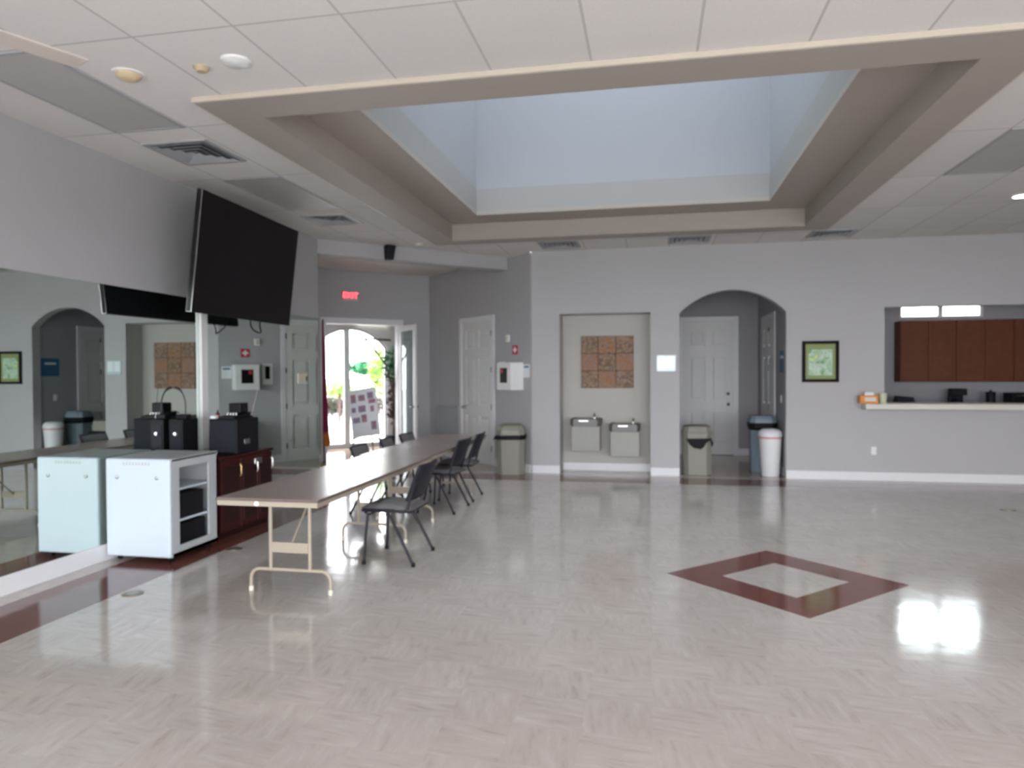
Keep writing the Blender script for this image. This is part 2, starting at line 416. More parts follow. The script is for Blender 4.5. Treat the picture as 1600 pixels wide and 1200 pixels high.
# alcove box
YA = 11.46
mb = MB(); mb.box(AX0-.1, AX1+.1, YA, YA+.1, 0, 2.7); mb.box(AX0-.1, AX0, YB+.18, YA, 0, 2.7); mb.box(AX1, AX1+.1, YB+.18, YA, 0, 2.7); mb.box(AX0, AX1, YB+.18, YA, AZ, 2.7)
struct(mb.build('wall_alcove', 'alcove'), 'warm grey recessed alcove behind the drinking fountains', 'wall')
struct(box('baseboard_alcove', 'trimw', None, AX0, AX1, YA-.018, YA, 0, .125, bev=.004), 'white baseboard inside the alcove', 'baseboard')
# little hallway behind the arch
HX0, HX1, HY = .16, 1.98, 14.0
mb = MB(); mb.box(HX0-.1, HX0, YB+.18, HY, 0, 3.3); mb.box(HX0, HX1, HY, HY+.1, 0, 3.3)
mb.box(HX1, HX1+.12, YB+.18, 12.17, 0, 3.3); mb.box(HX1, HX1+.12, 13.42, HY, 0, 3.3); mb.box(HX1, HX1+.12, 12.17, 13.42, 2.50, 3.3)
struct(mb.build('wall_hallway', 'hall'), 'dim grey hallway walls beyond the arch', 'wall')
struct(box('ceiling_hallway', 'ceil', None, HX0-.1, HX1+.12, YB+.18, HY+.1, 3.3, 3.36), 'hallway ceiling beyond the arch', 'ceiling')
mb = MB(); mb.box(1.60, HX1, HY-.016, HY, 0, .125); mb.box(HX1-.016, HX1, YB+.2, 12.08, 0, .125); mb.box(HX1-.016, HX1, 13.5, HY-.02, 0, .125)
struct(mb.build('baseboard_hallway', 'trimw'), 'white baseboard in the hallway beyond the arch', 'baseboard')

# six-panel door builder; local frame: x across, -y towards the viewer, origin bottom left of leaf
def six_panel(parent, w_, h_, t=.045, name='leaf'):
    st = .115*w_/.9; cw = (w_-3*st)/2
    rows = [(.20*h_/2.5, .83*h_/2.5), (1.02*h_/2.5, 1.86*h_/2.5), (2.02*h_/2.5, 2.34*h_/2.5)]
    op = [(st + k*(cw+st), a, b) for a, b in rows for k in range(2)]
    mb = MB(); mb.box(0, w_, .018, t, 0.0, h_)
    mb.prism([[(0, 0), (w_, 0), (w_, h_), (0, h_)]] + [[(x0, a), (x0, b), (x0+cw, b), (x0+cw, a)] for x0, a, b in op], lambda p, q: (p, -.018, q), lambda p, q: (p, .018, q))
    lf = mb.build(name, 'doorw', parent)
    for x0, a, b in op:
        MB().box(x0+.04, x0+cw-.04, -.014, .018, a+.045, b-.045, bev=.008).build('panel', 'doorw', lf)
    return lf
def casing(parent, w_, h_, c=.09, t=.02):
    mb = MB(); mb.box(-c, 0, -t, 0, 0, h_+c, bev=.004); mb.box(w_, w_+c, -t, 0, 0, h_+c, bev=.004); mb.box(0, w_, -t, 0, h_, h_+c, bev=.004)
    return mb.build('casing', 'trimw', parent)
def knob(parent, x, z, name='knob', m='blackmetal'):
    mb = MB(); mb.lathe([(.030, 0), (.030, .006), (.012, .010), (.012, .035), (.026, .045), (.028, .058), (.018, .068), (.001, .07)])
    o = mb.build(name, m, parent, smooth=True); o.rotation_euler = (RAD(90), 0, 0); o.location = (x, 0, z); return o
def hinge(parent, x, z):
    return MB().tube([(x, -.012, z-.05), (x, -.012, z+.05)], .011, 8).build('hinge', 'blackmetal', parent)
# hallway back door
d = thing('door_1', 'white six-panel door at the end of the arched hallway', 'door', (.60, HY-.030, 0), kind='structure')
six_panel(d, .93, 2.55); casing(d, .93, 2.55); knob(d, .83, .97); knob(d, .83, 1.17, 'deadbolt')
MB().box(0, .93, -.03, 0, 0, .012).build('threshold', 'blackmetal', d)
# side door of the hallway, on its right wall (its face looks to -x)
d = thing('door_2', 'white side door with black hinges on the right of the arched hallway', 'door', (HX1, 13.42, 0), RAD(-90), kind='structure')
lf = six_panel(d, 1.25, 2.49); casing(d, 1.25, 2.49, c=.08)
for z in (.98, 1.65, 2.31): hinge(d, .72, z)

# diagonal entry walls
LB = (P_AB-P_B).length; LA = (P_CA-P_AB).length; LC = (P_C-P_CA).length
aB = math.degrees(atan2(P_AB.y-P_B.y, P_AB.x-P_B.x)); aA = math.degrees(atan2(P_CA.y-P_AB.y, P_CA.x-P_AB.x)); aC = math.degrees(atan2(P_C.y-P_CA.y, P_C.x-P_CA.x))
D2a, D2b, D2h = 1.12, 2.13, 2.50
struct(MB().box(D2a-.1, D2b+.1, -.9, -.8, 0, HC).build('wall_leak_stop', 'hall'), 'unseen panel added behind the white closet door to block daylight', 'wall', P_B, RAD(aB))  # unseen panel added to stop outside light leaking under the door
local_wall('wall_entry_right', 'wallside', P_B, aB, [[(0, 0), (D2a, 0), (D2a, D2h), (D2b, D2h), (D2b, 0), (LB, 0), (LB, HC), (0, HC)]], label='grey diagonal entry wall with the white closet door')
FA, FB_, FH = .66, 2.12, 2.53
local_wall('wall_entry', 'wallside', P_AB, aA, [[(0, 0), (FA, 0), (FA, FH), (FB_, FH), (FB_, 0), (LA, 0), (LA, HC), (0, HC)]], label='dark grey entry wall around the glass double doorway')
local_wall('wall_entry_left', 'wallside', P_CA, aC, [[(0, 0), (LC-.0, 0), (LC-.0, HC), (0, HC)]], label='grey diagonal wall left of the entry, behind the mirror corner')
def local_thing(name, label, cat, at, ang, x=0, y=0, z=0, group=None, kind=None, flip=False):
    a = RAD(ang); p = Vector((at.x + x*cos(a) - y*sin(a), at.y + x*sin(a) + y*cos(a), z))
    return thing(name, label, cat, p, a + (pi if flip else 0), group, kind)
# closet door: flipped frame so that -y is the room
d = local_thing('door_3', 'white six-panel closet door between wall grille and defibrillator cabinet', 'door', P_B, aB, D2b, 0, 0, kind='structure', flip=True)
lf = six_panel(d, D2b-D2a, D2h); lf.location.y = .012; casing(d, D2b-D2a, D2h, c=.085); knob(d, .09, .97, 'knob', 'steel')
for z in (.28, 1.0, 1.65, 2.28): hinge(d, D2b-D2a-.012, z)
mb = MB(); mb.box(0, D2a-.09, 0, .018, 0, .125); mb.box(D2b+.09, LB, 0, .018, 0, .125)
struct(mb.build('baseboard_entry_right', 'trimw'), 'white baseboard of the diagonal entry wall', 'baseboard', P_B, RAD(aB))
mb = MB(); mb.box(0, FA-.09, 0, .018, 0, .125); mb.box(FB_+.09, LA, 0, .018, 0, .125)
struct(mb.build('baseboard_entry', 'trimw'), 'white baseboard of the entry wall', 'baseboard', P_AB, RAD(aA))

# beam across the entry (parallel to the entry wall)
bd = Vector((cos(RAD(45)), sin(RAD(45)))); bn = Vector((-bd.y, bd.x))
mb = MB(); mb.box(-.35, 3.42, 0, .32, 3.295, HC)
b_ = mb.build('trim_3', 'wallside'); struct(b_, 'light grey beam crossing the ceiling in front of the entry', 'beam', (XL+.0, P_C.y), RAD(44.2))

# double doorway
dd = local_thing('door_4', 'open glazed double door to the bright patio with white frame', 'door', P_AB, aA, 0, 0, 0, kind='structure')
mb = MB(); mb.box(FA-.09, FA, 0, .02, 0, FH+.09, bev=.004); mb.box(FB_, FB_+.09, 0, .02, 0, FH+.09, bev=.004); mb.box(FA, FB_, 0, .02, FH, FH+.09, bev=.004)
mb.box(FA, FA+.02, -.14, 0, 0, FH); mb.box(FB_-.02, FB_, -.14, 0, 0, FH); mb.box(FA, FB_, -.14, 0, FH-.02, FH)
mb.build('casing', 'trimw', dd)
def glass_leaf(parent, w_, h_):
    r = MB(); s_ = .10
    r.box(0, s_, 0, .04, .01, h_, bev=.004); r.box(w_-s_, w_, 0, .04, .01, h_, bev=.004); r.box(s_, w_-s_, 0, .04, .01, .24, bev=.004); r.box(s_, w_-s_, 0, .04, h_-.11, h_, bev=.004)
    lf = r.build('leaf', 'doorw', parent)
    MB().box(s_-.005, w_-s_+.005, .016, .022, .235, h_-.105).build('pane', 'glass', lf)
    hd = MB(); hd.tube([(w_-.05, -.045, .97), (w_-.16, -.045, .97)], .011, 8); hd.tube([(w_-.05, -.05, .97), (w_-.05, .09, .97)], .012, 8); hd.tube([(w_-.05, .085, .97), (w_-.16, .085, .97)], .011, 8)
    hd.build('lever_handle', 'blackmetal', lf, smooth=True)
    return lf
hp = Vector((P_AB.x + (FA+.02)*cos(RAD(aA)), P_AB.y + (FA+.02)*sin(RAD(aA))))
free = Vector((-4.22, 12.36)); v = free-hp
lf = glass_leaf(dd, .72, FH-.03)
lf.rotation_euler = (0, 0, atan2(v.y, v.x) - RAD(aA)); lf.location = (FA+.02, .03, 0)

# vestibule and outer arched glazing
VO = -1.84   # outer wall offset in local y of the entry wall
OA0, OA1, OS, OT = .10, 1.72, 2.16, 2.56
pts = [(-.25, 0), (OA0, 0)] + arch_pts(OA0, OA1, OS, OT) + [(OA1, 0), (LA+.1, 0), (LA+.1, 3.), (-.25, 3.)]
mb = MB(); mb.prism([pts], lambda a, b: (a, VO, b), lambda a, b: (a, VO-.14, b))
struct(mb.build('wall_vestibule', 'wallside'), 'dim outer wall of the vestibule with arched glazed opening', 'wall', P_AB, RAD(aA))
mb = MB(); mb.box(-.25, -.1, VO, -.14, 0, 3.); mb.box(LA, LA+.1, VO, -.14, 0, 3.)
struct(mb.build('wall_vestibule_side', 'wallside'), 'vestibule side walls beyond the double door', 'wall', P_AB, RAD(aA))
mb = MB(); mb.box(-.25, LA+.1, VO-.14, -.14, 3., 3.05)
struct(mb.build('ceiling_vestibule', 'ceil'), 'low vestibule ceiling beyond the double door', 'ceiling', P_AB, RAD(aA))
wd = local_thing('window_2', 'arched outer glazing with one dark central post, sun-bright outside', 'window', P_AB, aA, kind='structure')
mb = MB(); ao = arch_pts(OA0, OA1, OS, OT); ai = arch_pts(OA0+.04, OA1-.04, OS-.02, OT-.04)
mb.prism([[(OA0, 0)] + ao + [(OA1, 0)] + [(OA1-.04, 0)] + ai[::-1] + [(OA0+.04, 0)]], lambda a, b: (a, VO-.04, b), lambda a, b: (a, VO-.10, b))
mb.build('frame', 'steel', wd)
mb = MB(); mb.box(.93, 1.06, VO-.10, VO-.04, 0, OT-.005); mb.build('post', 'greymetal', wd)
mb = MB(); mb.box(OA0+.04, .93, VO-.10, VO-.04, 0, .10); mb.box(1.06, OA1-.04, VO-.10, VO-.04, 0, .10); mb.build('bottom_rail', 'greymetal', wd)
portal(*(lambda p: (p.x, p.y, 1.3))(Vector((P_AB.x + .9*cos(RAD(aA)) - (VO-.2)*sin(RAD(aA)), P_AB.y + .9*sin(RAD(aA)) + (VO-.2)*cos(RAD(aA))))), 1.6, 2.5, (RAD(90), 0, RAD(aA)+pi+pi))

# kitchen behind the serving opening
KY = 13.3; WK = (4.22, 5.52, 2.50, 3.14)
mb = MB(); o = [(2.6, 0), (7.8, 0), (7.8, 3.4), (2.6, 3.4)]; hh = [(WK[0], WK[2]), (WK[0], WK[3]), (WK[1], WK[3]), (WK[1], WK[2])]
mb.prism([o, hh], lambda a, b: (a, KY, b), lambda a, b: (a, KY+.14, b))
mb.box(2.5, 2.6, YB+.18, KY+.14, 0, 3.4); mb.box(7.8, 7.9, YB+.18, KY+.14, 0, 3.4)
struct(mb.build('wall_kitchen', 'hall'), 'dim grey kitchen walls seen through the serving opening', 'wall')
struct(box('ceiling_kitchen', 'ceil', None, 2.5, 7.9, YB+.18, KY+.14, 3.4, 3.46), 'kitchen ceiling behind the serving opening', 'ceiling')
wn = thing('window_1', 'bright high kitchen window with two wide panes above the wooden cabinets', 'window', (0, 0, 0), kind='structure')
mb = MB(); cx = (WK[0]+WK[1])/2; cz = 2.80
mb.box(WK[0], WK[0]+.04, KY+.03, KY+.09, WK[2], WK[3]); mb.box(WK[1]-.04, WK[1], KY+.03, KY+.09, WK[2], WK[3]); mb.box(WK[0]+.04, WK[1]-.04, KY+.03, KY+.09, WK[2], WK[2]+.03); mb.box(WK[0]+.04, WK[1]-.04, KY+.03, KY+.09, WK[3]-.03, WK[3])
mb.box(cx-.04, cx+.04, KY+.03, KY+.09, WK[2]+.03, WK[3]-.03); mb.box(WK[0]+.04, WK[1]-.04, KY+.035, KY+.085, cz-.028, cz+.028)
mb.build('window_frame', 'trimw', wn)
MB().box(WK[0]+.02, WK[1]-.02, KY+.058, KY+.062, WK[2]+.01, WK[3]-.01).build('pane', 'glass', wn)
portal(cx, KY+.2, 2.9, WK[1]-WK[0], .8, (RAD(90), 0, RAD(180)))

# walls behind and right of the camera, big windows behind, the right one added for daylight
loops = [[(XL-.16, 0), (XR+.16, 0), (XR+.16, HC), (XL-.16, HC)]] + [[(a, .1), (a, 2.7), (b, 2.7), (b, .1)] for a, b in WINS]
mb = MB(); mb.prism(loops, lambda a, b: (a, YF, b), lambda a, b: (a, YF-.16, b))
struct(mb.build('wall_front', 'wall'), 'grey wall with tall windows behind the camera', 'wall')
mb = MB(); mb.prism([[(YF, 0), (YB+.18, 0), (YB+.18, HC), (YF, HC)]] + [[(a, .35), (a, 2.5), (b, 2.5), (b, .35)] for a, b in ADDED_RWINS], lambda a, b: (XR, a, b), lambda a, b: (XR+.16, a, b))
struct(mb.build('wall_right', 'wall'), 'grey right wall beyond the edge of the photo', 'wall')
for i, (a, b) in enumerate(WINS):
    o = thing('window_%d' % (i+3), 'tall window behind the camera', 'window', (0, 0, 0), kind='structure', group='windows behind the camera')
    mb = MB(); mb.box(a, a+.05, YF-.12, YF-.04, .1, 2.7); mb.box(b-.05, b, YF-.12, YF-.04, .1, 2.7); mb.box(a+.05, b-.05, YF-.12, YF-.04, .1, .15); mb.box(a+.05, b-.05, YF-.12, YF-.04, 2.65, 2.7)
    mb.box((a+b)/2-.02, (a+b)/2+.02, YF-.12, YF-.04, .15, 2.65); mb.build('window_frame', 'trimw', o)

for i, (a, b) in enumerate(ADDED_RWINS):
    o = thing('window_%d' % (i+7), 'unseen tall window added in the right wall for daylight', 'window', (0, 0, 0), kind='structure', group='windows added in the right wall')
    mb = MB(); mb.box(XR+.04, XR+.12, a, a+.05, .35, 2.5); mb.box(XR+.04, XR+.12, b-.05, b, .35, 2.5); mb.box(XR+.04, XR+.12, a+.05, b-.05, .35, .40); mb.box(XR+.04, XR+.12, a+.05, b-.05, 2.45, 2.5)
    mb.box(XR+.04, XR+.12, (a+b)/2-.02, (a+b)/2+.02, .40, 2.45); mb.build('window_frame', 'trimw', o)

# outside
mb = MB(); mb.box(-60, 60, -60, 70, -.30, -.14)
struct(mb.build('ground', 'conc'), 'sun-bleached pale patio ground outside', 'ground')

# ================================================================== CEILING FITTINGS
def vent(x0, x1, y0, y1, label, n=4):
    t = thing('ceiling_vent', label, 'vent', ((x0+x1)/2, (y0+y1)/2, HC), group='square ceiling air vents')
    a, b = (x1-x0)/2, (y1-y0)/2
    MB().box(-a+.02, a-.02, -b+.02, b-.02, -.004, -.001).build('backing', 'ventd', t)
    mb = MB(); mb.prism([rect(-a, a, -b, b), rect(-a+.035, a-.035, -b+.035, b-.035)[::-1]], lambda p, q: (p, q, -.014), lambda p, q: (p, q, 0)); mb.build('frame', 'ventl', t)
    for k in range(n):
        s0 = .85 - k*.22; s1 = s0 - .10
        if s1 <= 0: break
        mb = MB()
        def ringz(s_, z): return [(-a*s_, -b*s_, z), (a*s_, -b*s_, z), (a*s_, b*s_, z), (-a*s_, b*s_, z)]
        R = [ringz(s0, -.018), ringz(s1, -.004), ringz(s1-.012, -.004), ringz(s0-.012, -.020)]
        V = [[mb.bm.verts.new(p) for p in r] for r in R]
        for i in range(4):
            A, B = V[i], V[(i+1) % 4]
            for j in range(4): mb.bm.faces.new((A[j], A[(j+1) % 4], B[(j+1) % 4], B[j]))
        mb.build('fin', 'ventl', t)
    return t
vent(-4.12, -3.53, 5.14, 5.74, 'grey square ceiling vent nearest the camera, above the mirror wall')
vent(-4.16, -3.57, 7.88, 8.46, 'grey square ceiling vent beyond the television, near the beam')
vent(-1.64, -1.05, 10.2, 10.75, 'ceiling vent above the fountain alcove, leftmost along the back wall')
vent(.24, .83, 10.2, 10.75, 'ceiling vent above the left side of the arch')
vent(2.16, 2.75, 10.2, 10.75, 'ceiling vent above the framed green picture')
def troffer(x0, x1, y0, y1, label):
    t = thing('ceiling_light', label, 'light', ((x0+x1)/2, (y0+y1)/2, HC), group='unlit ceiling light panels')
    a, b = (x1-x0)/2-.012, (y1-y0)/2-.012
    MB().box(-a+.02, a-.02, -b+.02, b-.02, -.006, -.001).build('diffuser', 'diff', t)
    MB().prism([rect(-a, a, -b, b), rect(-a+.022, a-.022, -b+.022, b-.022)[::-1]], lambda p, q: (p, q, -.010), lambda p, q: (p, q, 0)).build('frame', 'ventl', t)
troffer(-4.126, -3.498, 3.52, 4.88, 'unlit grey ceiling light panel at the upper left, before the first vent')
troffer(-4.126, -3.498, 6.24, 7.60, 'unlit grey ceiling light panel above the television')
troffer(2.782, 3.41, 6.24, 7.60, 'unlit grey ceiling light panel right of the tray')
t = thing('recessed_light', 'lit round recessed ceiling lamp at the right edge', 'light', (3.97, 8.66, HC))
MB().lathe([(.085, -.012), (.085, -.005)], n=24).build('lens', 'lamp', t, smooth=True)
MB().lathe([(.11, -.001), (.11, -.008), (.088, -.014), (.088, -.001)], n=24).build('trim_ring', 'white', t, smooth=True)
t = thing('smoke_detector', 'yellowed round smoke detector on the ceiling near the left wall', 'detector', (-3.24, 3.94, HC))
MB().lathe([(.075, 0), (.075, -.018), (.06, -.034), (.035, -.042), (.001, -.043)][::-1], n=24).build('cover', mat('yellowed_plastic', (.62, .50, .33), .5), t, smooth=True)
MB().lathe([(.095, 0), (.095, -.008)][::-1], n=24).build('base', 'white', t)
tag(MB().lathe([(.001, HC-.03), (.03, HC-.03), (.045, HC-.012), (.05, HC)], -2.73, 3.95, 20).build('sprinkler_head', mat('tan_plastic', (.50, .40, .27), .6), smooth=True), 'small tan sprinkler head on the ceiling', 'sprinkler')
tag(MB().lathe([(.001, HC-.028), (.06, HC-.026), (.085, HC-.012), (.09, HC)], -2.47, 3.91, 24).build('motion_sensor', 'white', smooth=True), 'flat white round sensor on the ceiling beside the sprinkler head', 'sensor')
tag(MB().lathe([(.001, HC-.03), (.04, HC-.03), (.055, HC-.012), (.06, HC)], -3.36, 9.98, 20).build('ceiling_sensor', 'ivory', smooth=True), 'small cream sensor on the ceiling at the far left tray corner', 'sensor')
mb = MB(); mb.box(-.09, .09, -.9, .32, -.012, 0, bev=.004)
o = mb.build('pinkish_strip', 'pink'); o.location = (-3.53, 3.45, HC); o.rotation_euler = (0, 0, RAD(-24)); tag(o, 'pinkish beige strip on the ceiling at the upper left', 'cover strip')  # thin pinkish beige slab flat against the ceiling, set at an angle

# ================================================================== LEFT WALL
mi = MB(); mi.box(XL, XL+.006, YF+.3, P_C.y-.01, .14, 2.375)
tag(mi.build('wall_mirror', 'mirror'), 'long greenish wall mirror covering the lower left wall', 'mirror')
t = thing('cable_raceway', 'white vertical cable cover on the mirror below the television', 'cable cover', (XL+.006, 6.62, 0))
MB().box(0, .035, -.055, .055, .80, 2.36, bev=.008).build('channel', 'white', t)
# television: corners solved from the photo and its reflection
t = thing('television', 'large black television tilted down on the left wall, above the mirror', 'television', (-4.20, 6.79, 2.17))
t.rotation_euler = Euler((0, 0, RAD(90+3.1)))
W_, H_ = 2.0, 1.13
# local: x along width (to the far side), -y faces the room, z up; tilt is applied to the parts
tilt = RAD(6.6)
def tvpart(mb, name, m, parent):
    o = mb.build(name, m, parent); return o
def tl(mb):
    R_ = Matrix.Rotation(tilt, 4, 'X')
    bmesh.ops.transform(mb.bm, matrix=R_, verts=mb.bm.verts); return mb
bd_ = tl(MB().box(-W_/2, W_/2, 0, .055, 0, H_, bev=.006)).build('body', 'black', t)
tl(MB().box(-W_/2+.012, W_/2-.012, -.003, 0, .018, H_-.012)).build('screen', 'blackmatt', t)
tl(MB().box(-W_/2, -W_/2+.006, -.004, .05, .0, H_)).build('bezel', 'steel', t)
mb = MB(); mb.box(-.35, .35, .05, .12, .35, .42); mb.box(-.35, .35, .05, .12, .72, .79); mb.box(-.05, .05, .10, .38, .36, .42); mb.box(-.05, .05, .0, .34, .70, .76); mb.box(-.2, .2, .30, .385, .30, .84)
mb.build('wall_bracket', 'blackmetal', t)
pts = [(.35+.02*i, .14+.03*sin(i*.6), .05-.16*sin(pi*i/14)) for i in range(15)]
MB().tube(pts, .007, 6).build('cable', 'black', t, smooth=True)
# white vertical edge strip seen left of the TV is its lit metal bezel

t = thing('switch_plate', 'pair of small ivory switch plates at the far end of the mirror', 'switch', (XL+.006, 8.78, 1.53))
for k, (a, b) in enumerate(((-.13, .02), (.05, .13))):
    p = MB().box(0, .012, a, b, -.07, .07, bev=.003).build('plate', 'ivory', t)
    MB().box(.012, .02, (a+b)/2-.012, (a+b)/2+.012, -.03, .03, bev=.002).build('toggle', 'black' if k else 'ivory', p)

# white steel rack cabinet
t = thing('equipment_cabinet', 'white steel cabinet on casters with open shelf side, against the mirror', 'cabinet', (-4.58, 5.23, 0))
CW, CD, CZ0, CZ1 = .62, .66, .05, .885
mb = MB(); mb.box(0, CW, .02, CD, CZ0, CZ0+.03); mb.box(0, CW, .02, CD, CZ1-.03, CZ1, bev=.008); mb.box(0, .02, .02, CD, CZ0+.03, CZ1-.03); mb.box(0, CW, CD-.02, CD, CZ0+.03, CZ1-.03)
mb.build('body', 'greymetal', t)
mb = MB(); mb.prism([[(.03, CZ0), (CD-.0, CZ0), (CD-.0, CZ1), (.03, CZ1)], [(.12, CZ0+.085), (.12, CZ1-.085), (CD-.13, CZ1-.085), (CD-.13, CZ0+.085)]], lambda a, b: (CW, a, b), lambda a, b: (CW-.018, a, b))
mb.build('side_frame', 'greymetal', t)
fp = MB().box(0, CW, -.005, .03, CZ0, CZ1, bev=.018, seg=3).build('front_panel', 'whitemetal', t)
for k in range(9): MB().box(.175+k*.03, .192+k*.03, -.0065, -.0045, CZ1-.055, CZ1-.03).build('vent_slot', 'greymetal', fp)
for x in (.12, .50):
    o = MB().lathe([(.015, 0), (.015, .008), (.006, .012)], n=14).build('lock', 'steel', fp, smooth=True); o.rotation_euler = (RAD(90), 0, 0); o.location = (x, -.005, CZ1-.16)
for z in (.33, .60): MB().box(.03, CW-.03, .05, CD-.03, z, z+.018).build('shelf', 'whitemetal', t)
for x in (.06, CW-.06):
    for y in (.09, CD-.07):
        c_ = MB().box(x-.02, x+.02, y-.02, y+.02, .04, .055).build('caster', 'blackmetal', t)
        o = MB().tube([(x-.012, y, .023), (x+.012, y, .023)], .023, 14).build('wheel', 'black', c_, smooth=True)
XC, YC = -4.58, 5.23
tag(box('amplifier', 'black', None, XC+.20, XC+.585, YC+.16, YC+.50, .348, .56, bev=.008), 'black box device on the middle shelf of the white cabinet', 'device')
tag(box('power_supply', 'black', None, XC+.22, XC+.58, YC+.20, YC+.53, .08, .30, bev=.008), 'black box device at the bottom of the white cabinet', 'device')
mb = MB(); mb.box(0, .14, 0, .06, 0, .10, rot=(RAD(25), 0, 0)); o = mb.build('crumpled_paper', 'paper'); o.location = (XC+.42, YC+.09, .08); 
tag(o, 'white folded paper beside the bottom device in the white cabinet', 'paper')

# mahogany cabinet
t = thing('mahogany_cabinet', 'dark red mahogany cabinet with doors, holding audio equipment', 'cabinet', (-4.58, 6.02, 0))
MW, MD, MZ = .55, .97, .80
MB().box(.0, MW-.02, .015, MD-.015, .06, MZ-.025).build('body', 'mahogd', t)
MB().box(.0, MW-.05, .03, MD-.03, 0, .06).build('plinth', 'mahogd', t)
MB().box(-.0, MW+.01, 0, MD, MZ-.025, MZ, bev=.006).build('top', 'mahog', t)
for k, (a, b) in enumerate(((.02, .36), (.365, .66), (.665, .95))):
    dr = MB().box(MW-.02, MW, a, b, .075, MZ-.035, bev=.004).build('door', 'mahog', t)
    MB().box(MW-.002, MW+.006, a+.04, b-.04, .14, MZ-.10, bev=.003).build('door_panel', 'mahogd', dr)
    MB().tube([(MW+.005, (b-.02), .58), (MW+.02, (b-.02), .60), (MW+.02, (b-.02), .68), (MW+.005, (b-.02), .70)], .007, 8).build('handle', 'brass' if k == 0 else 'chrome', dr, smooth=True)
lk = MB().box(MW+.0, MW+.018, .60, .73, .665, .725, bev=.006).build('hasp', 'chrome', t)

# audio things on the mahogany cabinet (top at z = .80)
t = thing('loudspeaker', 'black box loudspeaker with grey grille on the mahogany cabinet', 'speaker', (-4.34, 6.31, .80))
MB().box(0, .31, .01, .41, 0, .35, bev=.012).build('cabinet', 'black', t)
MB().box(.012, .298, -.002, .012, .015, .335, bev=.008).build('grille', mat('speaker_grille', (.020, .022, .030), .8, noise=.3, nscale=200, spec=.2), t)
hd = MB(); hd.box(.309, .315, .14, .24, .09, .14, bev=.004); hd.build('recess_plate', 'steel', t)
for x in (.03, .28):
    for y in (.04, .38): pass
t = thing('audio_mixer', 'flat black mixer lying on top of the loudspeaker', 'mixer', (-4.25, 6.36, 1.15))
MB().loft([[(0, 0, 0), (.165, 0, 0), (.165, .34, 0), (0, .34, 0)], [(0, 0, .02), (.165, 0, .02), (.165, .34, .055), (0, .34, .055)]]).build('case', 'black', t)
for k in range(4): MB().lathe([(.010, .03), (.008, .055), (.001, .056)], .03+k*.033, .10, 10).build('knob', 'steel', t, smooth=True)
tag(box('wireless_receiver', 'black', None, -4.235, -4.10, 6.50, 6.64, 1.198, 1.30, bev=.01), 'small black box standing on the flat mixer', 'device')
t = thing('antenna', 'thin black rod antenna leaning on the loudspeaker top', 'antenna', (-4.055, 6.62, 1.15))
MB().tube([(0, 0, .012), (.03, .08, .30)], [.005, .0025], 6).build('rod', 'steel', t); MB().lathe([(.02, 0), (.02, .012), (.006, .02)], n=12).build('foot', 'black', t)
tag(MB().box(-4.33, -4.27, 6.33, 6.38, 1.15, 1.18, bev=.006).build('tape_roll', 'paper'), 'small white roll on the front of the loudspeaker top', 'tape')
t = thing('spray_bottle', 'tiny dark bottle with red label on the loudspeaker', 'bottle', (-4.305, 6.42, 1.15))
MB().lathe([(.016, 0), (.018, .01), (.018, .045), (.008, .06), (.007, .085), (.001, .086)], n=14).build('bottle_body', 'black', t, smooth=True)
MB().lathe([(.0188, .012), (.0188, .038)], n=14).build('label_band', 'red', t, smooth=True)
t = thing('power_amplifier', 'tall narrow black amplifier standing against the mirror', 'amplifier', (-4.585, 6.05, .80))
MB().box(0, .15, 0, .24, 0, .36, bev=.006).build('case', 'black', t)
MB().box(.02, .13, -.004, 0, .05, .31).build('faceplate', 'shell', t)
o = MB().lathe([(.018, 0), (.016, .014), (.001, .015)], n=14).build('dial', 'chrome', t, smooth=True); o.rotation_euler = (RAD(90), 0, 0); o.location = (.075, -.004, .22)
t = thing('gooseneck_microphone', 'black gooseneck microphone arching to the mirror above the audio equipment', 'microphone', (-4.50, 6.16, 1.16))
MB().box(-.055, .055, -.045, .045, 0, .045, bev=.01).build('base', 'black', t)
pts = [(.02*(1-i/12)**0 * (1 if i < 4 else 1) - .115*(max(0, i-3)/9)**1.6, 0, .045 + .26*sin(min(1, i/12)*pi/2)) for i in range(13)]
MB().tube(pts, [.006]*8+[.008, .011, .013, .013, .010], 8).build('neck', 'blackmetal', t, smooth=True)

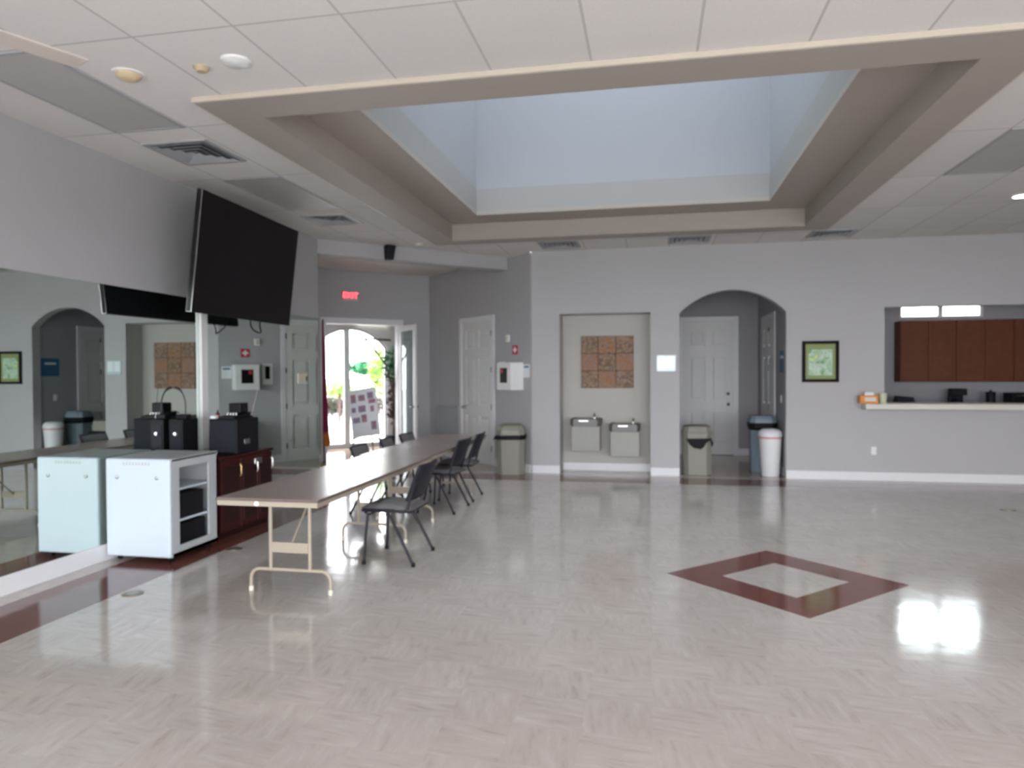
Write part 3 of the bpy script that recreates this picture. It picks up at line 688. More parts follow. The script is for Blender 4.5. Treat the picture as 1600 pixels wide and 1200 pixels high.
# ================================================================== TABLES AND CHAIRS
def make_table(label):
    t = thing('folding_table', label, 'table', (0, 0, 0), group='brown folding tables end to end')
    w_, l_ = .76, 2.52
    MB().box(-w_/2, w_/2, 0, l_, .722, .742, bev=.006).build('tabletop', 'tabletop', t)
    ap = MB().prism([rect(-w_/2+.004, w_/2-.004, .004, l_-.004), rect(-w_/2+.028, w_/2-.028, .028, l_-.028)[::-1]], lambda a, b: (a, b, .688), lambda a, b: (a, b, .722)).build('apron', 'tan', t)
    MB().prism([rect(-w_/2-.003, w_/2+.003, -.003, l_+.003), rect(-w_/2, w_/2, 0, l_)[::-1]], lambda a, b: (a, b, .723), lambda a, b: (a, b, .738)).build('edge_band', 'edge', t)
    for s_ in (0, 1):
        y0 = .32 if s_ == 0 else l_-.62
        for x in (-.155, .155): MB().tube([(x, y0, .70), (x, y0, .165)], .014, 10).build('leg', 'tan', t, smooth=True)
        g = MB(); g.box(-.15, .15, y0-.004, y0+.004, .29, .365); g.build('leg_plate', 'tan', t)
        r_, hw = .07, .315
        pts = [(-hw, y0, .012), (-hw, y0, .165-r_)] + [(-hw+r_-r_*cos(a), y0, .165-r_+r_*sin(a)) for a in (pi/8, pi/4, 3*pi/8, pi/2)] + [(hw-r_+r_*sin(a), y0, .165-r_+r_*cos(a)) for a in (0, pi/8, pi/4, 3*pi/8, pi/2)] + [(hw, y0, .012)]
        ft = MB().tube(pts, .0135, 10).build('foot_bar', 'tan', t, smooth=True)
        for x in (-hw, hw): MB().lathe([(.018, 0), (.018, .03), (.014, .034)], x, y0, 12).build('foot_cap', 'ivory', ft, smooth=True)
        dy = .38 if s_ == 0 else -.38
        MB().tube([(0, y0, .33), (0, y0+dy, .70)], .008, 8).build('brace', 'tan', t)
    return t, ap
tb, ap = make_table('brown folding table nearest the camera, white round sticker on its end')
tb.location = (-2.59, 4.40, 0)
o = dup(tb, (-2.63, 6.935, 0), RAD(-.5), 'brown folding table at the far end of the row, near the entry')
o = MB().lathe([(.017, 0), (.017, .003)], n=18).build('sticker', 'paper', ap, smooth=True); o.rotation_euler = (RAD(90), 0, 0); o.location = (-.075, .004, .706)

def make_chair(label, low=0, group='dark padded chairs at the right side of the tables'):
    """visitor chair facing -x; origin on the floor under the seat centre"""
    t = thing('stacking_chair', label, 'chair', (0, 0, 0), group=group)
    # seat cushion
    def seat(u, v):
        x = -.275 + .46*u; y = -.235 + .47*v
        e = (1-abs(2*u-1)**5)*(1-abs(2*v-1)**5)
        return (x, y, .455 + .035*e + (.012*(1-u)))
    mb = MB(); mb.grid(seat, 14, 14)
    g2 = MB()
    me = mb.build('seat', 'fabric', t, smooth=True, recalc=True)
    MB().box(-.27, .18, -.23, .23, .432, .457, bev=.008).build('seat_pan', 'shell', t)
    # backrest: curved pad with plastic shell
    def bk(o_, k):
        def f(u, v):
            y = -.225 + .45*u; z = .54-low + .285*v
            e = (1-abs(2*u-1)**6)*(1-abs(2*v-1)**6)
            x = .135 + (z-.53)*.40 + .03*(1-(2*u-1)**2) + o_ + k*e
            return (x, y, z)
        return f
    for nm, o_, k, m_ in (('backrest', -.012, -.028, 'fabric'), ('back_shell', .0, .014, 'shell')):
        mb = MB(); mb.grid(bk(o_ if nm == 'backrest' else 0, k), 10, 10)
        if nm == 'back_shell': pass
        mb.build(nm, m_, t, smooth=True)
    mb = MB()
    ed = [bk(-.004, 0)(u, v) for u, v in [(0, i/6) for i in range(7)] + [(i/6, 1) for i in range(1, 7)] + [(1, 1-i/6) for i in range(1, 7)] + [(1-i/6, 0) for i in range(1, 6)]]
    mb.tube(ed, .013, 8, closed=True); mb.build('back_rim', 'shell', t, smooth=True)
    for s_ in (-1, 1):
        y = s_*.245
        MB().tube([(-.20, y, .43), (-.215, s_*.25, .30), (-.235, s_*.262, .012)], .0125, 10).build('leg', 'tube', t, smooth=True)
        MB().tube([(-.03, y, .425), (.0, s_*.25, .40), (.20, s_*.268, .012)], .0125, 10).build('leg', 'tube', t, smooth=True)
        MB().tube([(-.235, y*.9, .425), (-.20, y, .455), (.02, y, .455), (.09, y*.98, .44), (.135, y*.9, .46), (.165, y*.86, .58-low), (.20, y*.86, .68-low)], .0115, 10).build('frame_rail', 'tube', t, smooth=True)
        for x, yy in ((-.235, s_*.262), (.20, s_*.268)):
            MB().lathe([(.017, 0), (.017, .03), (.013, .034)], x, yy, 12).build('foot_cap', 'black', t, smooth=True)
    MB().tube([(-.19, -.24, .415), (-.19, .24, .415)], .010, 8).build('crossbar', 'tube', t)
    return t
ch = make_chair('dark padded chair nearest the camera, on the right side of the first table')
ch.location = (-2.13, 5.79, 0); ch.rotation_euler = (0, 0, 0)
dup(ch, (-2.37, 7.92, 0), RAD(-3), 'dark padded chair, middle of the three right of the tables')
dup(ch, (-2.37, 8.68, 0), RAD(2), 'dark padded chair at the far right corner of the second table')
c2 = make_chair('', .075, 'low-backed chairs behind the folding tables')
c2['label'] = 'chair behind the tables nearest the seam, dark grey back just above the tabletop'; c2.location = (-3.14, 7.72, 0); c2.rotation_euler = (0, 0, RAD(180))
#dup(ch, (-3.14, 7.55, 0), RAD(180), 'chair behind the tables nearest the seam, grey back just above the tabletop')
dup(c2, (-3.14, 8.60, 0), RAD(184), 'chair behind the second table, back below the poster board')
dup(c2, (-3.12, 9.28, 0), RAD(177), 'chair behind the far end of the second table, before the glass door')

# floor discs
for i, (x, y, lb) in enumerate(((-3.71, 4.48, 'round brass floor outlet nearest the camera, by the red border'), (-3.74, 5.80, 'round brass floor outlet beside the white cabinet'), (3.98, 8.95, 'round floor outlet at the right, before the serving wall'))):
    t = thing('floor_outlet', lb, 'floor outlet', (x, y, 0), group='round floor outlets')
    MB().lathe([(.075, 0), (.075, .003), (.07, .004)], n=24).build('cover_plate', mat('tarnished_brass_%d' % i, (.24, .19, .13), .4, metal=.5), t)
    MB().lathe([(.04, .004), (.04, .006)], n=20).build('lid', 'steel', t)

# ================================================================== ENTRY WALL THINGS
def on_wall(name, label, cat, at, ang, s, z, group=None):   # local -x is to the viewer's right; room is local +y
    return local_thing(name, label, cat, at, ang, s, 0, z, group)
def text(body, size, name, m, parent, loc, rot=(RAD(90), 0, 0), ext=.002, align='CENTER'):
    cu = bpy.data.curves.new(name, 'FONT'); cu.body = body; cu.size = size; cu.extrude = ext; cu.align_x = align; cu.align_y = 'CENTER'
    o = bpy.data.objects.new(name, cu); C.objects.link(o)
    bpy.context.view_layer.update()
    me = bpy.data.meshes.new_from_object(o); bpy.data.objects.remove(o)
    me.materials.append(M[m]); o = bpy.data.objects.new(name, me); C.objects.link(o)
    o.parent = parent; o.location = loc; o.rotation_euler = rot; return o
t = on_wall('exit_sign', 'lit red exit sign high above the glass double doorway', 'sign', P_AB, aA, 1.645, 3.03)
MB().box(-.15, .15, .0, .045, -.085, .085, bev=.008).build('housing', 'exitp', t)
text('EXIT', .15, 'letters', 'exit', t, (0, .047, 0), (RAD(90), 0, pi))
t = on_wall('wall_grille', 'tall white return air grille left of the closet door', 'vent', P_B, aB, 2.73, .30)
MB().prism([[(-.44, 0), (.44, 0), (.44, .68), (-.44, .68)], [(-.41, .03), (-.41, .65), (.41, .65), (.41, .03)]], lambda a, b: (a, 0, b), lambda a, b: (a, .018, b)).build('frame', 'ventl', t)
MB().box(-.41, .41, .001, .003, .03, .65).build('backing', 'ventd', t)
for k in range(22): MB().box(-.405+k*.0375, -.385+k*.0375, .004, .014, .032, .648).build('louvre', 'ventl', t)
t = on_wall('defibrillator_cabinet', 'white wall cabinet with dark window right of the closet door', 'cabinet', P_B, aB, .40, 1.31)
MB().box(-.205, .205, 0, .23, 0, .45, bev=.008).build('box_body', 'white', t)
dr = MB().box(-.20, .20, .23, .25, .005, .445, bev=.006).build('door', 'white', t)
MB().box(-.10, .10, .250, .254, .12, .36).build('window_pane', 'blackmatt', dr)
MB().box(.02, .08, .254, .257, .28, .34).build('red_mark', 'red', dr)
t = on_wall('first_aid_sign', 'small red sign with white cross above the white wall cabinet', 'sign', P_B, aB, .42, 1.965)
MB().box(-.075, .075, 0, .010, -.075, .075, bev=.003).build('plate', 'red', t)
mb = MB(); mb.box(-.017, .017, .010, .013, -.048, .048); mb.box(-.048, -.017, .010, .013, -.017, .017); mb.box(.017, .048, .010, .013, -.017, .017); mb.build('cross', 'paper', t)
t = on_wall('wall_notice', 'white paper notice with dark heading beside the wall corner', 'notice', P_B, aB, .105, 1.515)
MB().box(-.085, .085, .0, .006, 0, .21).build('sheet', 'paper', t); MB().box(-.06, .06, .006, .007, .155, .185).build('heading', 'blue', t)
t = on_wall('framed_notice', 'narrow white framed notice with dark picture between cabinet and closet door', 'notice', P_B, aB, .80, 1.40)
MB().box(-.09, .09, 0, .015, 0, .38, bev=.004).build('frame', 'white', t); MB().box(-.04, .04, .015, .017, .10, .33).build('picture', 'dframe', t)
t = on_wall('alarm_strobe', 'small white alarm strobe above the first aid sign', 'alarm', P_B, aB, .62, 2.10)
MB().box(-.05, .05, 0, .035, 0, .12, bev=.01).build('body', 'white', t); MB().box(-.02, .02, .035, .05, .02, .10, bev=.006).build('lens', 'ivory', t)
# speaker on the beam
bp = Vector((XL, P_C.y)); a = RAD(44.2)
p = Vector((bp.x + 1.045*cos(a), bp.y + 1.045*sin(a)))
t = thing('wall_speaker', 'small black speaker mounted on the beam above the entry', 'speaker', (p.x + .0, p.y, 3.27), a-.0)
MB().loft([[(-.05, -.14, 0), (.05, -.14, 0), (.045, -.03, 0), (-.045, -.03, 0)], [(-.075, -.17, .21), (.075, -.17, .21), (.06, -.03, .21), (-.06, -.03, .21)]]).build('cabinet', 'black', t)
MB().box(-.02, .02, -.035, 0, .07, .14).build('bracket', 'blackmetal', t)

# ================================================================== POSTER, FLAG, TREE
t = thing('easel', 'black tripod easel holding the photo board before the double doorway', 'easel', (-4.66, 11.05, 0), RAD(8))
for i, pp in enumerate(([(-.30, -.04, 0), (-.05, .10, 1.42)], [(.30, -.04, 0), (.05, .10, 1.42)], [(0, .50, 0), (0, .12, 1.40)])):
    MB().tube(pp, .012, 8).build('leg', 'blackmetal', t)
MB().box(-.24, .24, -.06, .035, .50, .52, bev=.004).build('ledge', 'blackmetal', t)
t2 = thing('photo_board', 'tilted white display board with rows of small photographs', 'board', (-4.66, 11.05, .53), RAD(8))
def tb_(mb):
    bmesh.ops.transform(mb.bm, matrix=Matrix.Translation((.02, -.062, .02)) @ Matrix.Rotation(RAD(-9), 4, 'X') @ Matrix.Rotation(RAD(-8.0), 4, 'Y'), verts=mb.bm.verts); return mb
sh = tb_(MB().box(-.235, .235, 0, .008, 0, .80)).build('sheet', 'paper', t2)
pal = [(.25, .05, .18), (.45, .12, .10), (.22, .16, .34), (.50, .18, .08), (.10, .06, .16), (.14, .10, .28), (.30, .05, .16), (.16, .18, .30)]
rows = [(-.16, .58, .085, .14), (-.02, .60, .11, .10), (.13, .62, .10, .11), (.15, .54, .12, .07), (-.17, .42, .07, .08), (-.03, .41, .12, .11), (.14, .40, .06, .10), (-.14, .24, .12, .09), (-.01, .24, .09, .13), (.14, .10, .09, .14)]
for i, (x, z, w_, h_) in enumerate(rows):
    tb_(MB().box(x-w_/2, x+w_/2, -.002, 0, z, z+h_)).build('photograph', art_mat('photo_print_%d' % i, i*3.1, [pal[i % 8], (.35, .25, .32), pal[(i+3) % 8]], 30, 1), t2)
# flag on a stand
t = thing('flag', 'crimson flag with orange fringe hanging from a pole beside the mirror corner', 'flag', (-5.40, 11.0, 0))
MB().lathe([(.14, 0), (.14, .02), (.05, .05), (.03, .09), (.001, .09)], n=20).build('stand_base', 'brass', t, smooth=True)
MB().tube([(0, 0, .08), (0, 0, 2.50)], .014, 10).build('pole', 'bark', t, smooth=True)
def cloth(z0, z1, w0, w1):
    def f(u, v):
        z = z1 + (z0-z1)*v; w_ = w0 + (w1-w0)*v
        a_ = u*3*2*pi
        return (w_*u - .01, .022*sin(a_)*(.4+.6*v) - .02, z - .05*sin(u*pi)*v)
    return f
MB().grid(cloth(.62, 2.42, .03, .115), 36, 20).build('flag_cloth', 'flag', t, smooth=True)
MB().grid(cloth(.42, .62, .115, .145), 36, 6).build('fringe', 'fringe', t, smooth=True)
# leafy tree helper
def foliage(mb, c, r, n, s_=.09, seed=1):
    rg = random.Random(seed)
    for _ in range(n):
        th, ph = rg.uniform(0, 2*pi), math.acos(rg.uniform(-1, 1)); rr = rg.random()**.4
        p = Vector((c[0] + r[0]*rr*sin(ph)*cos(th), c[1] + r[1]*rr*sin(ph)*sin(th), c[2] + r[2]*rr*cos(ph)))
        d1 = Vector((rg.uniform(-1, 1), rg.uniform(-1, 1), rg.uniform(-.6, .6))).normalized(); d2 = d1.cross(Vector((rg.uniform(-1, 1), rg.uniform(-1, 1), 1))).normalized()
        L = s_*rg.uniform(.7, 1.3)
        vs = [mb.bm.verts.new(q) for q in (p-d1*L, p+d2*L*.35, p+d1*L, p-d2*L*.35)]
        mb.bm.faces.new(vs)
    return mb
lp = lambda s_, y: Vector((P_AB.x + s_*cos(RAD(aA)) - y*sin(RAD(aA)), P_AB.y + s_*sin(RAD(aA)) + y*cos(RAD(aA))))
p = lp(.25, -1.15)
t = thing('potted_tree', 'tall potted tree with brown trunk and green leaves inside the vestibule', 'plant', (p.x, p.y, 0))
MB().lathe([(.13, 0), (.17, .28), (.18, .30), (.15, .30)], n=20).build('pot', 'black', t, smooth=True)
MB().tube([(0, 0, .25), (.02, .02, .8), (-.02, 0, 1.5)], .05, 8).build('trunk', 'bark', t, smooth=True)
foliage(MB(), (0, 0, 1.75), (.24, .24, .38), 260, .09, 3).build('foliage', 'leafd', t, recalc=False)
foliage(MB(), (0, 0, .95), (.16, .16, .55), 160, .08, 4).build('dry_foliage', 'bark', t, recalc=False)
t = thing('linear_light', 'slim lit strip light above the arched glazing in the vestibule', 'light', (0, 0, 0))
q = lp(.42, VO+.03); t.location = (q.x, q.y, 2.66); t.rotation_euler = (0, 0, RAD(aA))
MB().box(-.36, .36, -.025, .03, -.02, .02, bev=.006).build('diffuser', 'tubelit', t)
MB().box(-.38, .38, -.03, .03, .02, .04).build('housing', 'white', t)

# outside things
p = lp(1.45, -4.2)
def patio_chair(x, y, rz, lb):
    t = thing('patio_chair', lb, 'chair', (x, y, -.14), rz, group='patio chairs outside')
    MB().box(-.25, .25, -.25, .25, .42, .45, bev=.01).build('seat', 'greymetal', t)
    MB().box(-.25, .25, .22, .25, .50, .95, bev=.01, rot=(RAD(-10), 0, 0), piv=(0, .24, .5)).build('backrest', 'steel', t)
    for sx in (-.23, .23):
        for sy in (-.22, .22): MB().tube([(sx, sy, 0), (sx, sy, .44 if sy < 0 else .6)], .014, 8).build('leg', 'blackmetal', t)
    return t
patio_chair(p.x, p.y, RAD(20), 'grey patio chair outside, left behind the central post')
q = lp(1.1, -5.4); patio_chair(q.x, q.y, RAD(110), 'grey patio chair outside beside the patio table')
q = lp(1.75, -5.0)
t = thing('patio_table', 'round patio table outside the arched glazing', 'table', (q.x, q.y, -.14))
MB().lathe([(.5, .70), (.5, .73)], n=28).build('tabletop', 'greymetal', t); MB().tube([(0, 0, .03), (0, 0, .70)], .03, 10).build('pedestal', 'blackmetal', t); MB().lathe([(.28, 0), (.28, .03)], n=24).build('base', 'blackmetal', t)
def dirp(px_, dist):     # point outside at a bearing of the photo column, metres away
    v = (F + RT*((px_-800)/1102.6)); v.z = 0; v.normalize(); return v*dist
q = dirp(575, 30); q2 = dirp(520, 30); ang = atan2((q-q2).y, (q-q2).x)
t = thing('garden_wall', 'low white garden wall outside below the hedge', 'wall', (q.x, q.y, -.14), ang)
MB().box(-6, 6, -.1, .1, 0, 1.45).build('masonry', 'conc', t); MB().box(-6, 6, -.14, .14, 1.45, 1.52).build('coping', 'trimw', t)
q = dirp(581, 31.5)
hb = MB(); foliage(hb, (0, 0, 1.72), (1.1, .5, .30), 1500, .16, 9)
o = hb.build('hedge', 'leafd', None, recalc=False); o.location = (q.x, q.y, .1); o.rotation_euler = (0, 0, ang); tag(o, 'dark green clipped shrub above the white garden wall outside', 'hedge')
q = dirp(611, 24)
t = thing('garden_tree', 'yellow-green tree outside at the right of the arched glazing', 'tree', (q.x, q.y, -.14))
MB().tube([(0, 0, 0), (.1, 0, 1.2), (0, .1, 2.2)], [.12, .10, .07], 8).build('trunk', 'bark', t, smooth=True)
foliage(MB(), (0, 0, 1.9), (.75, .7, 1.1), 900, .16, 12).build('crown', 'leafl', t, recalc=False)
q = dirp(530, 26)
t = thing('garden_shrub', 'small yellow-green shrub outside, left of the central post', 'shrub', (q.x, q.y, -.14))
foliage(MB(), (0, 0, 1.15), (.55, .5, .28), 320, .12, 14).build('foliage', 'leafl', t, recalc=False); MB().tube([(0, 0, 0), (0, 0, 1.05)], .05, 8).build('trunk', 'bark', t)
for i, (px_, sc) in enumerate(((506, 1), (519, .8), (533, 1.1), (553, 1), (590, 1.1))):
    q = dirp(px_, 29.3)
    t = thing('low_shrub', ['low dark shrub outside at the left edge of the arched glazing', 'low dark shrub outside in the middle of the left pane', 'low dark shrub outside just left of the central post', 'low dark shrub outside just right of the central post', 'low dark shrub outside behind the right edge of the photo board'][i], 'shrub', (q.x, q.y, -.14), group='low shrubs before the garden wall')
    foliage(MB(), (0, 0, .45), (.36*sc, .22, .38), 600, .07, 30+i).build('foliage', mat('brown_green_leaf_%d' % i, (.045, .05, .03) if i % 2 else (.06, .045, .035), .8, noise=.4), t, recalc=False)
    MB().tube([(0, 0, 0), (0, 0, .4)], .03, 6).build('stem', 'bark', t)
q = dirp(583, 14)
t = thing('cantilever_umbrella_arm', 'curved brown umbrella arm outside behind the right pane', 'umbrella arm', (q.x, q.y, -.14), ang)
MB().tube([(.45, 0, 0), (.42, 0, 1.2), (.25, 0, 1.9), (-.10, 0, 2.35), (-.16, 0, 2.4)], .018, 10).build('arm', 'bark', t, smooth=True)
MB().tube([(-.16, 0, 2.4), (.35, 0, 2.38)], .02, 8).build('spar', 'bark', t); MB().box(.25, .6, -.2, .2, 0, .06).build('base', 'blackmetal', t)

# ================================================================== BACK WALL THINGS
# nine-panel artwork
t = thing('wall_art', 'square swirled brown and orange artwork of nine panels in the alcove', 'artwork', (-.70, YA, 1.335))
pal = [(.04, .035, .035), (.22, .10, .04), (.12, .10, .09), (.36, .18, .07), (.25, .22, .20), (.06, .055, .06)]
pw = .84/3
for i in range(3):
    for j in range(3):
        MB().box(-.42+i*pw+.003, -.42+(i+1)*pw-.003, -.035, -.002, j*pw+.003, (j+1)*pw-.003, bev=.003).build('panel', art_mat('swirl_print_%d%d' % (i, j), i*5.3+j*2.1, pal if (i+j) % 2 == 0 else [pal[0], pal[3], (.26, .10, .05), pal[4], pal[1]], 11, 2.6), t)
MB().box(-.42, .42, -.004, 0, 0, .84).build('backing', 'dframe', t)
# drinking fountains
def fountain(x, z, lb):
    t = thing('drinking_fountain', lb, 'drinking fountain', (x, YA, z), group='wall-hung drinking fountains')
    MB().box(-.225, .225, -.37, 0, 0, .40, bev=.01).build('body', 'fount', t)
    mb = MB()
    def prof(r0, r1, z_): return [(-r0, 0, z_), (-r0, -.36, z_), (-r0+.05, -.42, z_), (r0-.05, -.42, z_), (r0, -.36, z_), (r0, 0, z_)]
    mb.loft([prof(.225, 0, .40), prof(.24, 0, .42), prof(.24, 0, .50), prof(.225, 0, .515)])
    bs = mb.build('basin', 'basin', t)
    def bowl(u, v):
        a_ = 2*pi*u; return (-.02+.15*v*cos(a_), -.22+.11*v*sin(a_), .5165 - .0 + .006*v)
    MB().grid(bowl, 24, 5).build('bowl', 'chrome', bs, smooth=True)
    MB().box(-.10, .05, -.428, -.42, .475, .497, bev=.004).build('push_bar', 'chrome', bs)
    MB().lathe([(.03, .515), (.03, .53), (.012, .535), (.012, .56), (.022, .575), (.010, .59), (.001, .592)], .13, -.20, 16).build('spout', 'chrome', bs, smooth=True)
    return t
fountain(-1.02, .345, 'left and higher of the two steel and beige drinking fountains')
fountain(-.41, .27, 'right and lower of the two steel and beige drinking fountains')
# sign between alcove and arch
t = thing('acrylic_sign', 'small bright glass-fronted sign between the alcove and the arch', 'sign', (.222, YB, 1.60))
MB().box(-.143, .143, -.02, 0, 0, .248, bev=.004).build('plate', mat('pale_blue_sign', (.55, .68, .74), .08, noise=.05), t)
for a_, b_2 in ((-.125, -.01), (.01, .125)): MB().box(a_, b_2, -.022, -.02, .05, .225).build('sheet', mat('sign_sheet', (.86, .90, .92), .06, noise=.02), t)
# framed green picture
t = thing('framed_picture', 'dark framed green landscape picture right of the arch', 'picture', (2.43, YB, 1.43))
MB().prism([[(-.253, 0), (.253, 0), (.253, .605), (-.253, .605)], [(-.208, .045), (-.208, .56), (.208, .56), (.208, .045)]], lambda a, b: (a, -.03, b), lambda a, b: (a, 0, b)).build('frame', 'dframe', t)
MB().box(-.21, .21, -.008, -.003, .043, .562).build('mat_board', 'matb', t)
MB().box(-.165, .165, -.011, -.008, .10, .48).build('print', 'landscape', t)
tag(MB().box(3.125, 3.195, YB-.008, YB, .375, .49, bev=.003).build('wall_outlet', 'white'), 'white wall outlet below the serving counter', 'outlet')
# hallway poster and switch
t = thing('hallway_poster', 'small blue poster on the right hallway wall inside the arch', 'poster', (HX1, 11.45, 1.57))
MB().box(-.012, 0, -.2, .2, 0, .34).build('sheet', 'blue', t); MB().box(-.014, -.012, -.13, .13, .22, .26).build('heading', 'paper', t)
t = thing('light_switch', 'white light switch below the blue hallway poster', 'switch', (HX1, 11.56, 1.16))
p_ = MB().box(-.008, 0, -.04, .04, -.06, .06, bev=.002).build('plate', 'white', t); MB().box(-.014, -.008, -.01, .01, -.025, .025).build('toggle', 'white', p_)

# waste bins
def square_ring(w_, z, d=None):
    d = d or w_; c = .18*w_
    return [(-w_/2+c, -d/2, z), (w_/2-c, -d/2, z), (w_/2, -d/2+c, z), (w_/2, d/2-c, z), (w_/2-c, d/2, z), (-w_/2+c, d/2, z), (-w_/2, d/2-c, z), (-w_/2, -d/2+c, z)]
t = thing('waste_bin', 'beige octagonal waste bin with hooded lid and black bag, left of the alcove', 'bin', (-2.19, 10.98, 0), RAD(8))
MB().loft([square_ring(.42, 0), square_ring(.44, .56), square_ring(.45, .57)]).build('body', 'binb', t)
MB().loft([square_ring(.47, .545), square_ring(.485, .56), square_ring(.485, .60), square_ring(.46, .615)]).build('bag_rim', 'bag', t)
MB().loft([square_ring(.44, .60), square_ring(.43, .69), square_ring(.36, .755), square_ring(.26, .775)]).build('lid', 'binb', t)
mb = MB(); mb.loft([[(-.25, -.25, .55), (-.17, -.27, .56), (-.17, -.25, .62), (-.24, -.23, .61)], [(-.27, -.22, .53), (-.25, -.24, .55), (-.24, -.20, .60), (-.26, -.20, .58)]]); mb.build('bag_flap', 'bag', t)
t = thing('waste_bin', 'beige square waste bin with black bag hanging from its flap, left in the archway', 'bin', (.695, 11.42, 0))
MB().loft([square_ring(.42, 0), square_ring(.44, .50), square_ring(.44, .62)]).build('body', 'binb', t)
MB().loft([square_ring(.46, .62), square_ring(.46, .64), square_ring(.44, .66), square_ring(.40, .74), square_ring(.34, .755)]).build('lid', 'binb', t)
mb = MB(); mb.prism([[(-.17, .56), (.19, .57), (.20, .545), (.13, .50), (.09, .43), (.04, .40), (-.06, .42), (-.13, .48)]], lambda a, b: (a, -.245, b), lambda a, b: (a, -.218, b)); mb.build('bag', 'bag', t)
MB().tube([(.19, -.235, .57), (.22, -.225, .50), (.215, -.225, .44)], [.012, .018, .006], 6).build('bag_tie', 'bag', t)
t = thing('waste_bin', 'blue-grey waste bin with black rim behind the white bin in the archway', 'bin', (1.735, 11.86, 0))
MB().loft([square_ring(.34, 0), square_ring(.38, .66), square_ring(.38, .70)]).build('body', 'bing', t)
MB().loft([square_ring(.385, .66), square_ring(.42, .70), square_ring(.43, .77), square_ring(.39, .78)]).build('bag_rim', 'bag', t)
MB().loft([square_ring(.40, .775), square_ring(.40, .82), square_ring(.34, .885)]).build('lid', 'bing', t)
t = thing('waste_bin', 'round white waste bin with pale red rim stripe at the right of the arch', 'bin', (1.775, 11.30, 0))
MB().lathe([(.125, 0), (.13, .01), (.165, .60), (.165, .61)], n=28).build('body', 'binw', t, smooth=True)
MB().lathe([(.169, .575), (.171, .60)], n=28).build('rim_stripe', mat('pale_red_stripe', (.62, .25, .25), .5), t, smooth=True)
MB().lathe([(.175, .605), (.178, .63), (.165, .68), (.12, .715), (.001, .725)], n=28).build('lid', 'binw', t, smooth=True)

# serving counter and kitchen
t = thing('serving_counter', 'cream counter slab in the serving opening', 'counter', (0, 0, 0))
MB().box(2.985, 7.4, YB-.24, YB+.30, 1.04, 1.125, bev=.012).build('slab', 'counter', t)
t = thing('snack_box', 'small orange box with white card on the left end of the counter', 'box', (3.05, 10.93, 1.125))
MB().box(-.12, .12, -.06, .06, 0, .115, bev=.003).build('carton', 'orange', t); MB().box(-.05, .07, -.03, .03, .115, .16, bev=.003).build('card', 'paper', t); MB().box(-.06, .09, -.063, -.06, .03, .09).build('label_band', 'ivory', t)
tag(MB().lathe([(.045, 1.125), (.055, 1.26), (.055, 1.27), (.046, 1.265), (.04, 1.14)], 3.25, 10.94, 20).build('cup', 'pale', smooth=True), 'pale yellow-green cup beside the orange box', 'cup')
t = thing('kitchen_base_cabinet', 'dark base cabinet under the kitchen worktop', 'cabinet', (0, 0, 0))
MB().box(3.0, 7.7, 12.72, KY-.005, 0, .88).build('body', 'wood', t)
t = thing('kitchen_worktop', 'dark kitchen worktop against the rear kitchen wall', 'worktop', (0, 0, 0))
MB().box(2.95, 7.7, 12.68, KY-.005, .88, .93, bev=.006).build('slab', 'mahogd', t)
CZ, CT = 1.40, 2.43; CY = KY-.32
for k in range(4):
    x0 = 4.13 + k*.86
    lb = ['reddish wood wall cabinet leftmost in the kitchen', 'reddish wood wall cabinet second from the left in the kitchen', 'reddish wood wall cabinet at the right edge of the photo', 'reddish wood wall cabinet beyond the right edge'][k]
    t = thing('wall_cabinet', lb, 'cabinet', (x0, CY, CZ), group='reddish kitchen wall cabinets')
    MB().box(0, .855, .02, .315, 0, CT-CZ).build('body', 'wood', t)
    for j in range(2):
        dr = MB().box(.004+j*.427, .424+j*.427, 0, .02, .01, CT-CZ-.01, bev=.004).build('door', 'wood', t)
        MB().box(.065+j*.427, .363+j*.427, -.004, 0, .08, CT-CZ-.08, bev=.002).build('door_panel', 'wood', dr)
def kitem(name, m, x0, x1, z, h, lb, cat, y=12.75, d=.25):
    t = thing(name, lb, cat, ((x0+x1)/2, y, z)); w_ = (x1-x0)/2
    return t, w_
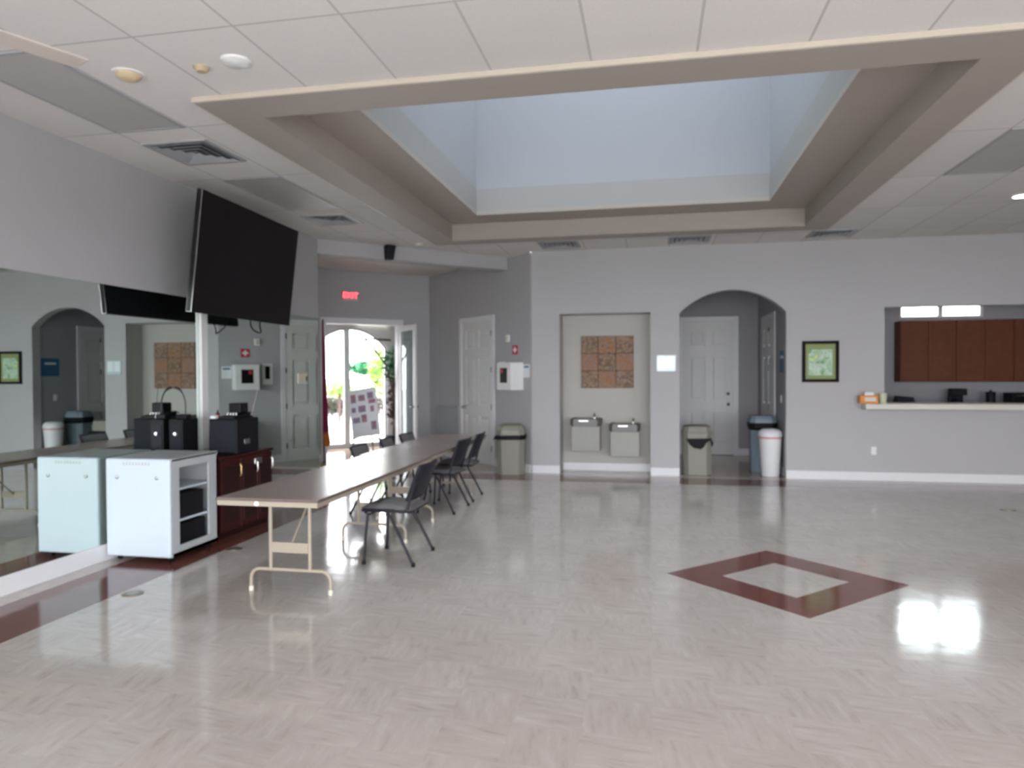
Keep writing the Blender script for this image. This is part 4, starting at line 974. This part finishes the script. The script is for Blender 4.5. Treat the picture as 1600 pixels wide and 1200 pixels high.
t, w_ = kitem('dish_rack', 0, 3.96, 4.32, .93, .3, 'low dark dish rack on the kitchen worktop at the left', 'rack', 12.85)
MB().box(-w_, w_, -.15, .15, 0, .03, bev=.01).build('tray', 'black', t)
MB().loft([[(-w_+.02, -.12, .03), (w_-.02, -.12, .03), (w_-.02, .12, .03), (-w_+.02, .12, .03)], [(-w_*.6, -.08, .24), (w_*.7, -.08, .22), (w_*.7, .08, .22), (-w_*.6, .08, .24)]]).build('stacked_dishes', 'shell', t)
t, w_ = kitem('coffee_maker', 0, 4.87, 5.08, .93, .35, 'black coffee maker on the kitchen worktop', 'coffee maker', 12.9)
MB().box(-w_, w_, -.12, .12, 0, .04, bev=.008).build('base', 'black', t); MB().box(-w_, w_, .04, .12, .04, .30, bev=.01).build('tower', 'black', t); MB().box(-w_, w_, -.12, .12, .25, .36, bev=.015).build('brew_head', 'black', t)
MB().lathe([(.06, .045), (.075, .09), (.06, .17), (.045, .20)], 0, -.04, 18).build('carafe', 'shell', t, smooth=True)
t, w_ = kitem('canister', 0, 5.40, 5.54, .93, .3, 'dark round canister right of the coffee maker', 'canister', 12.9)
MB().lathe([(.07, 0), (.07, .26), (.065, .27)], n=20).build('jar', 'shell', t, smooth=True); MB().lathe([(.073, .27), (.073, .30), (.02, .31), (.02, .335), (.001, .336)], n=20).build('lid', 'black', t, smooth=True)
t, w_ = kitem('toaster_oven', 0, 5.72, 6.2, .93, .3, 'dark toaster oven at the right edge of the kitchen worktop', 'toaster oven', 12.9)
MB().box(-w_, w_, -.16, .16, .015, .29, bev=.012).build('body', 'black', t); MB().box(-w_+.03, w_-.10, -.165, -.16, .05, .24).build('glass_door', 'blackmatt', t); MB().tube([(-w_+.05, -.19, .25), (w_-.12, -.19, .25)], .008, 8).build('handle', 'chrome', t)
for x in (w_-.05,):
    for z in (.08, .16, .23):
        o = MB().lathe([(.016, 0), (.014, .015), (.001, .016)], n=12).build('knob', 'chrome', t); o.rotation_euler = (RAD(90), 0, 0); o.location = (x, -.16, z)
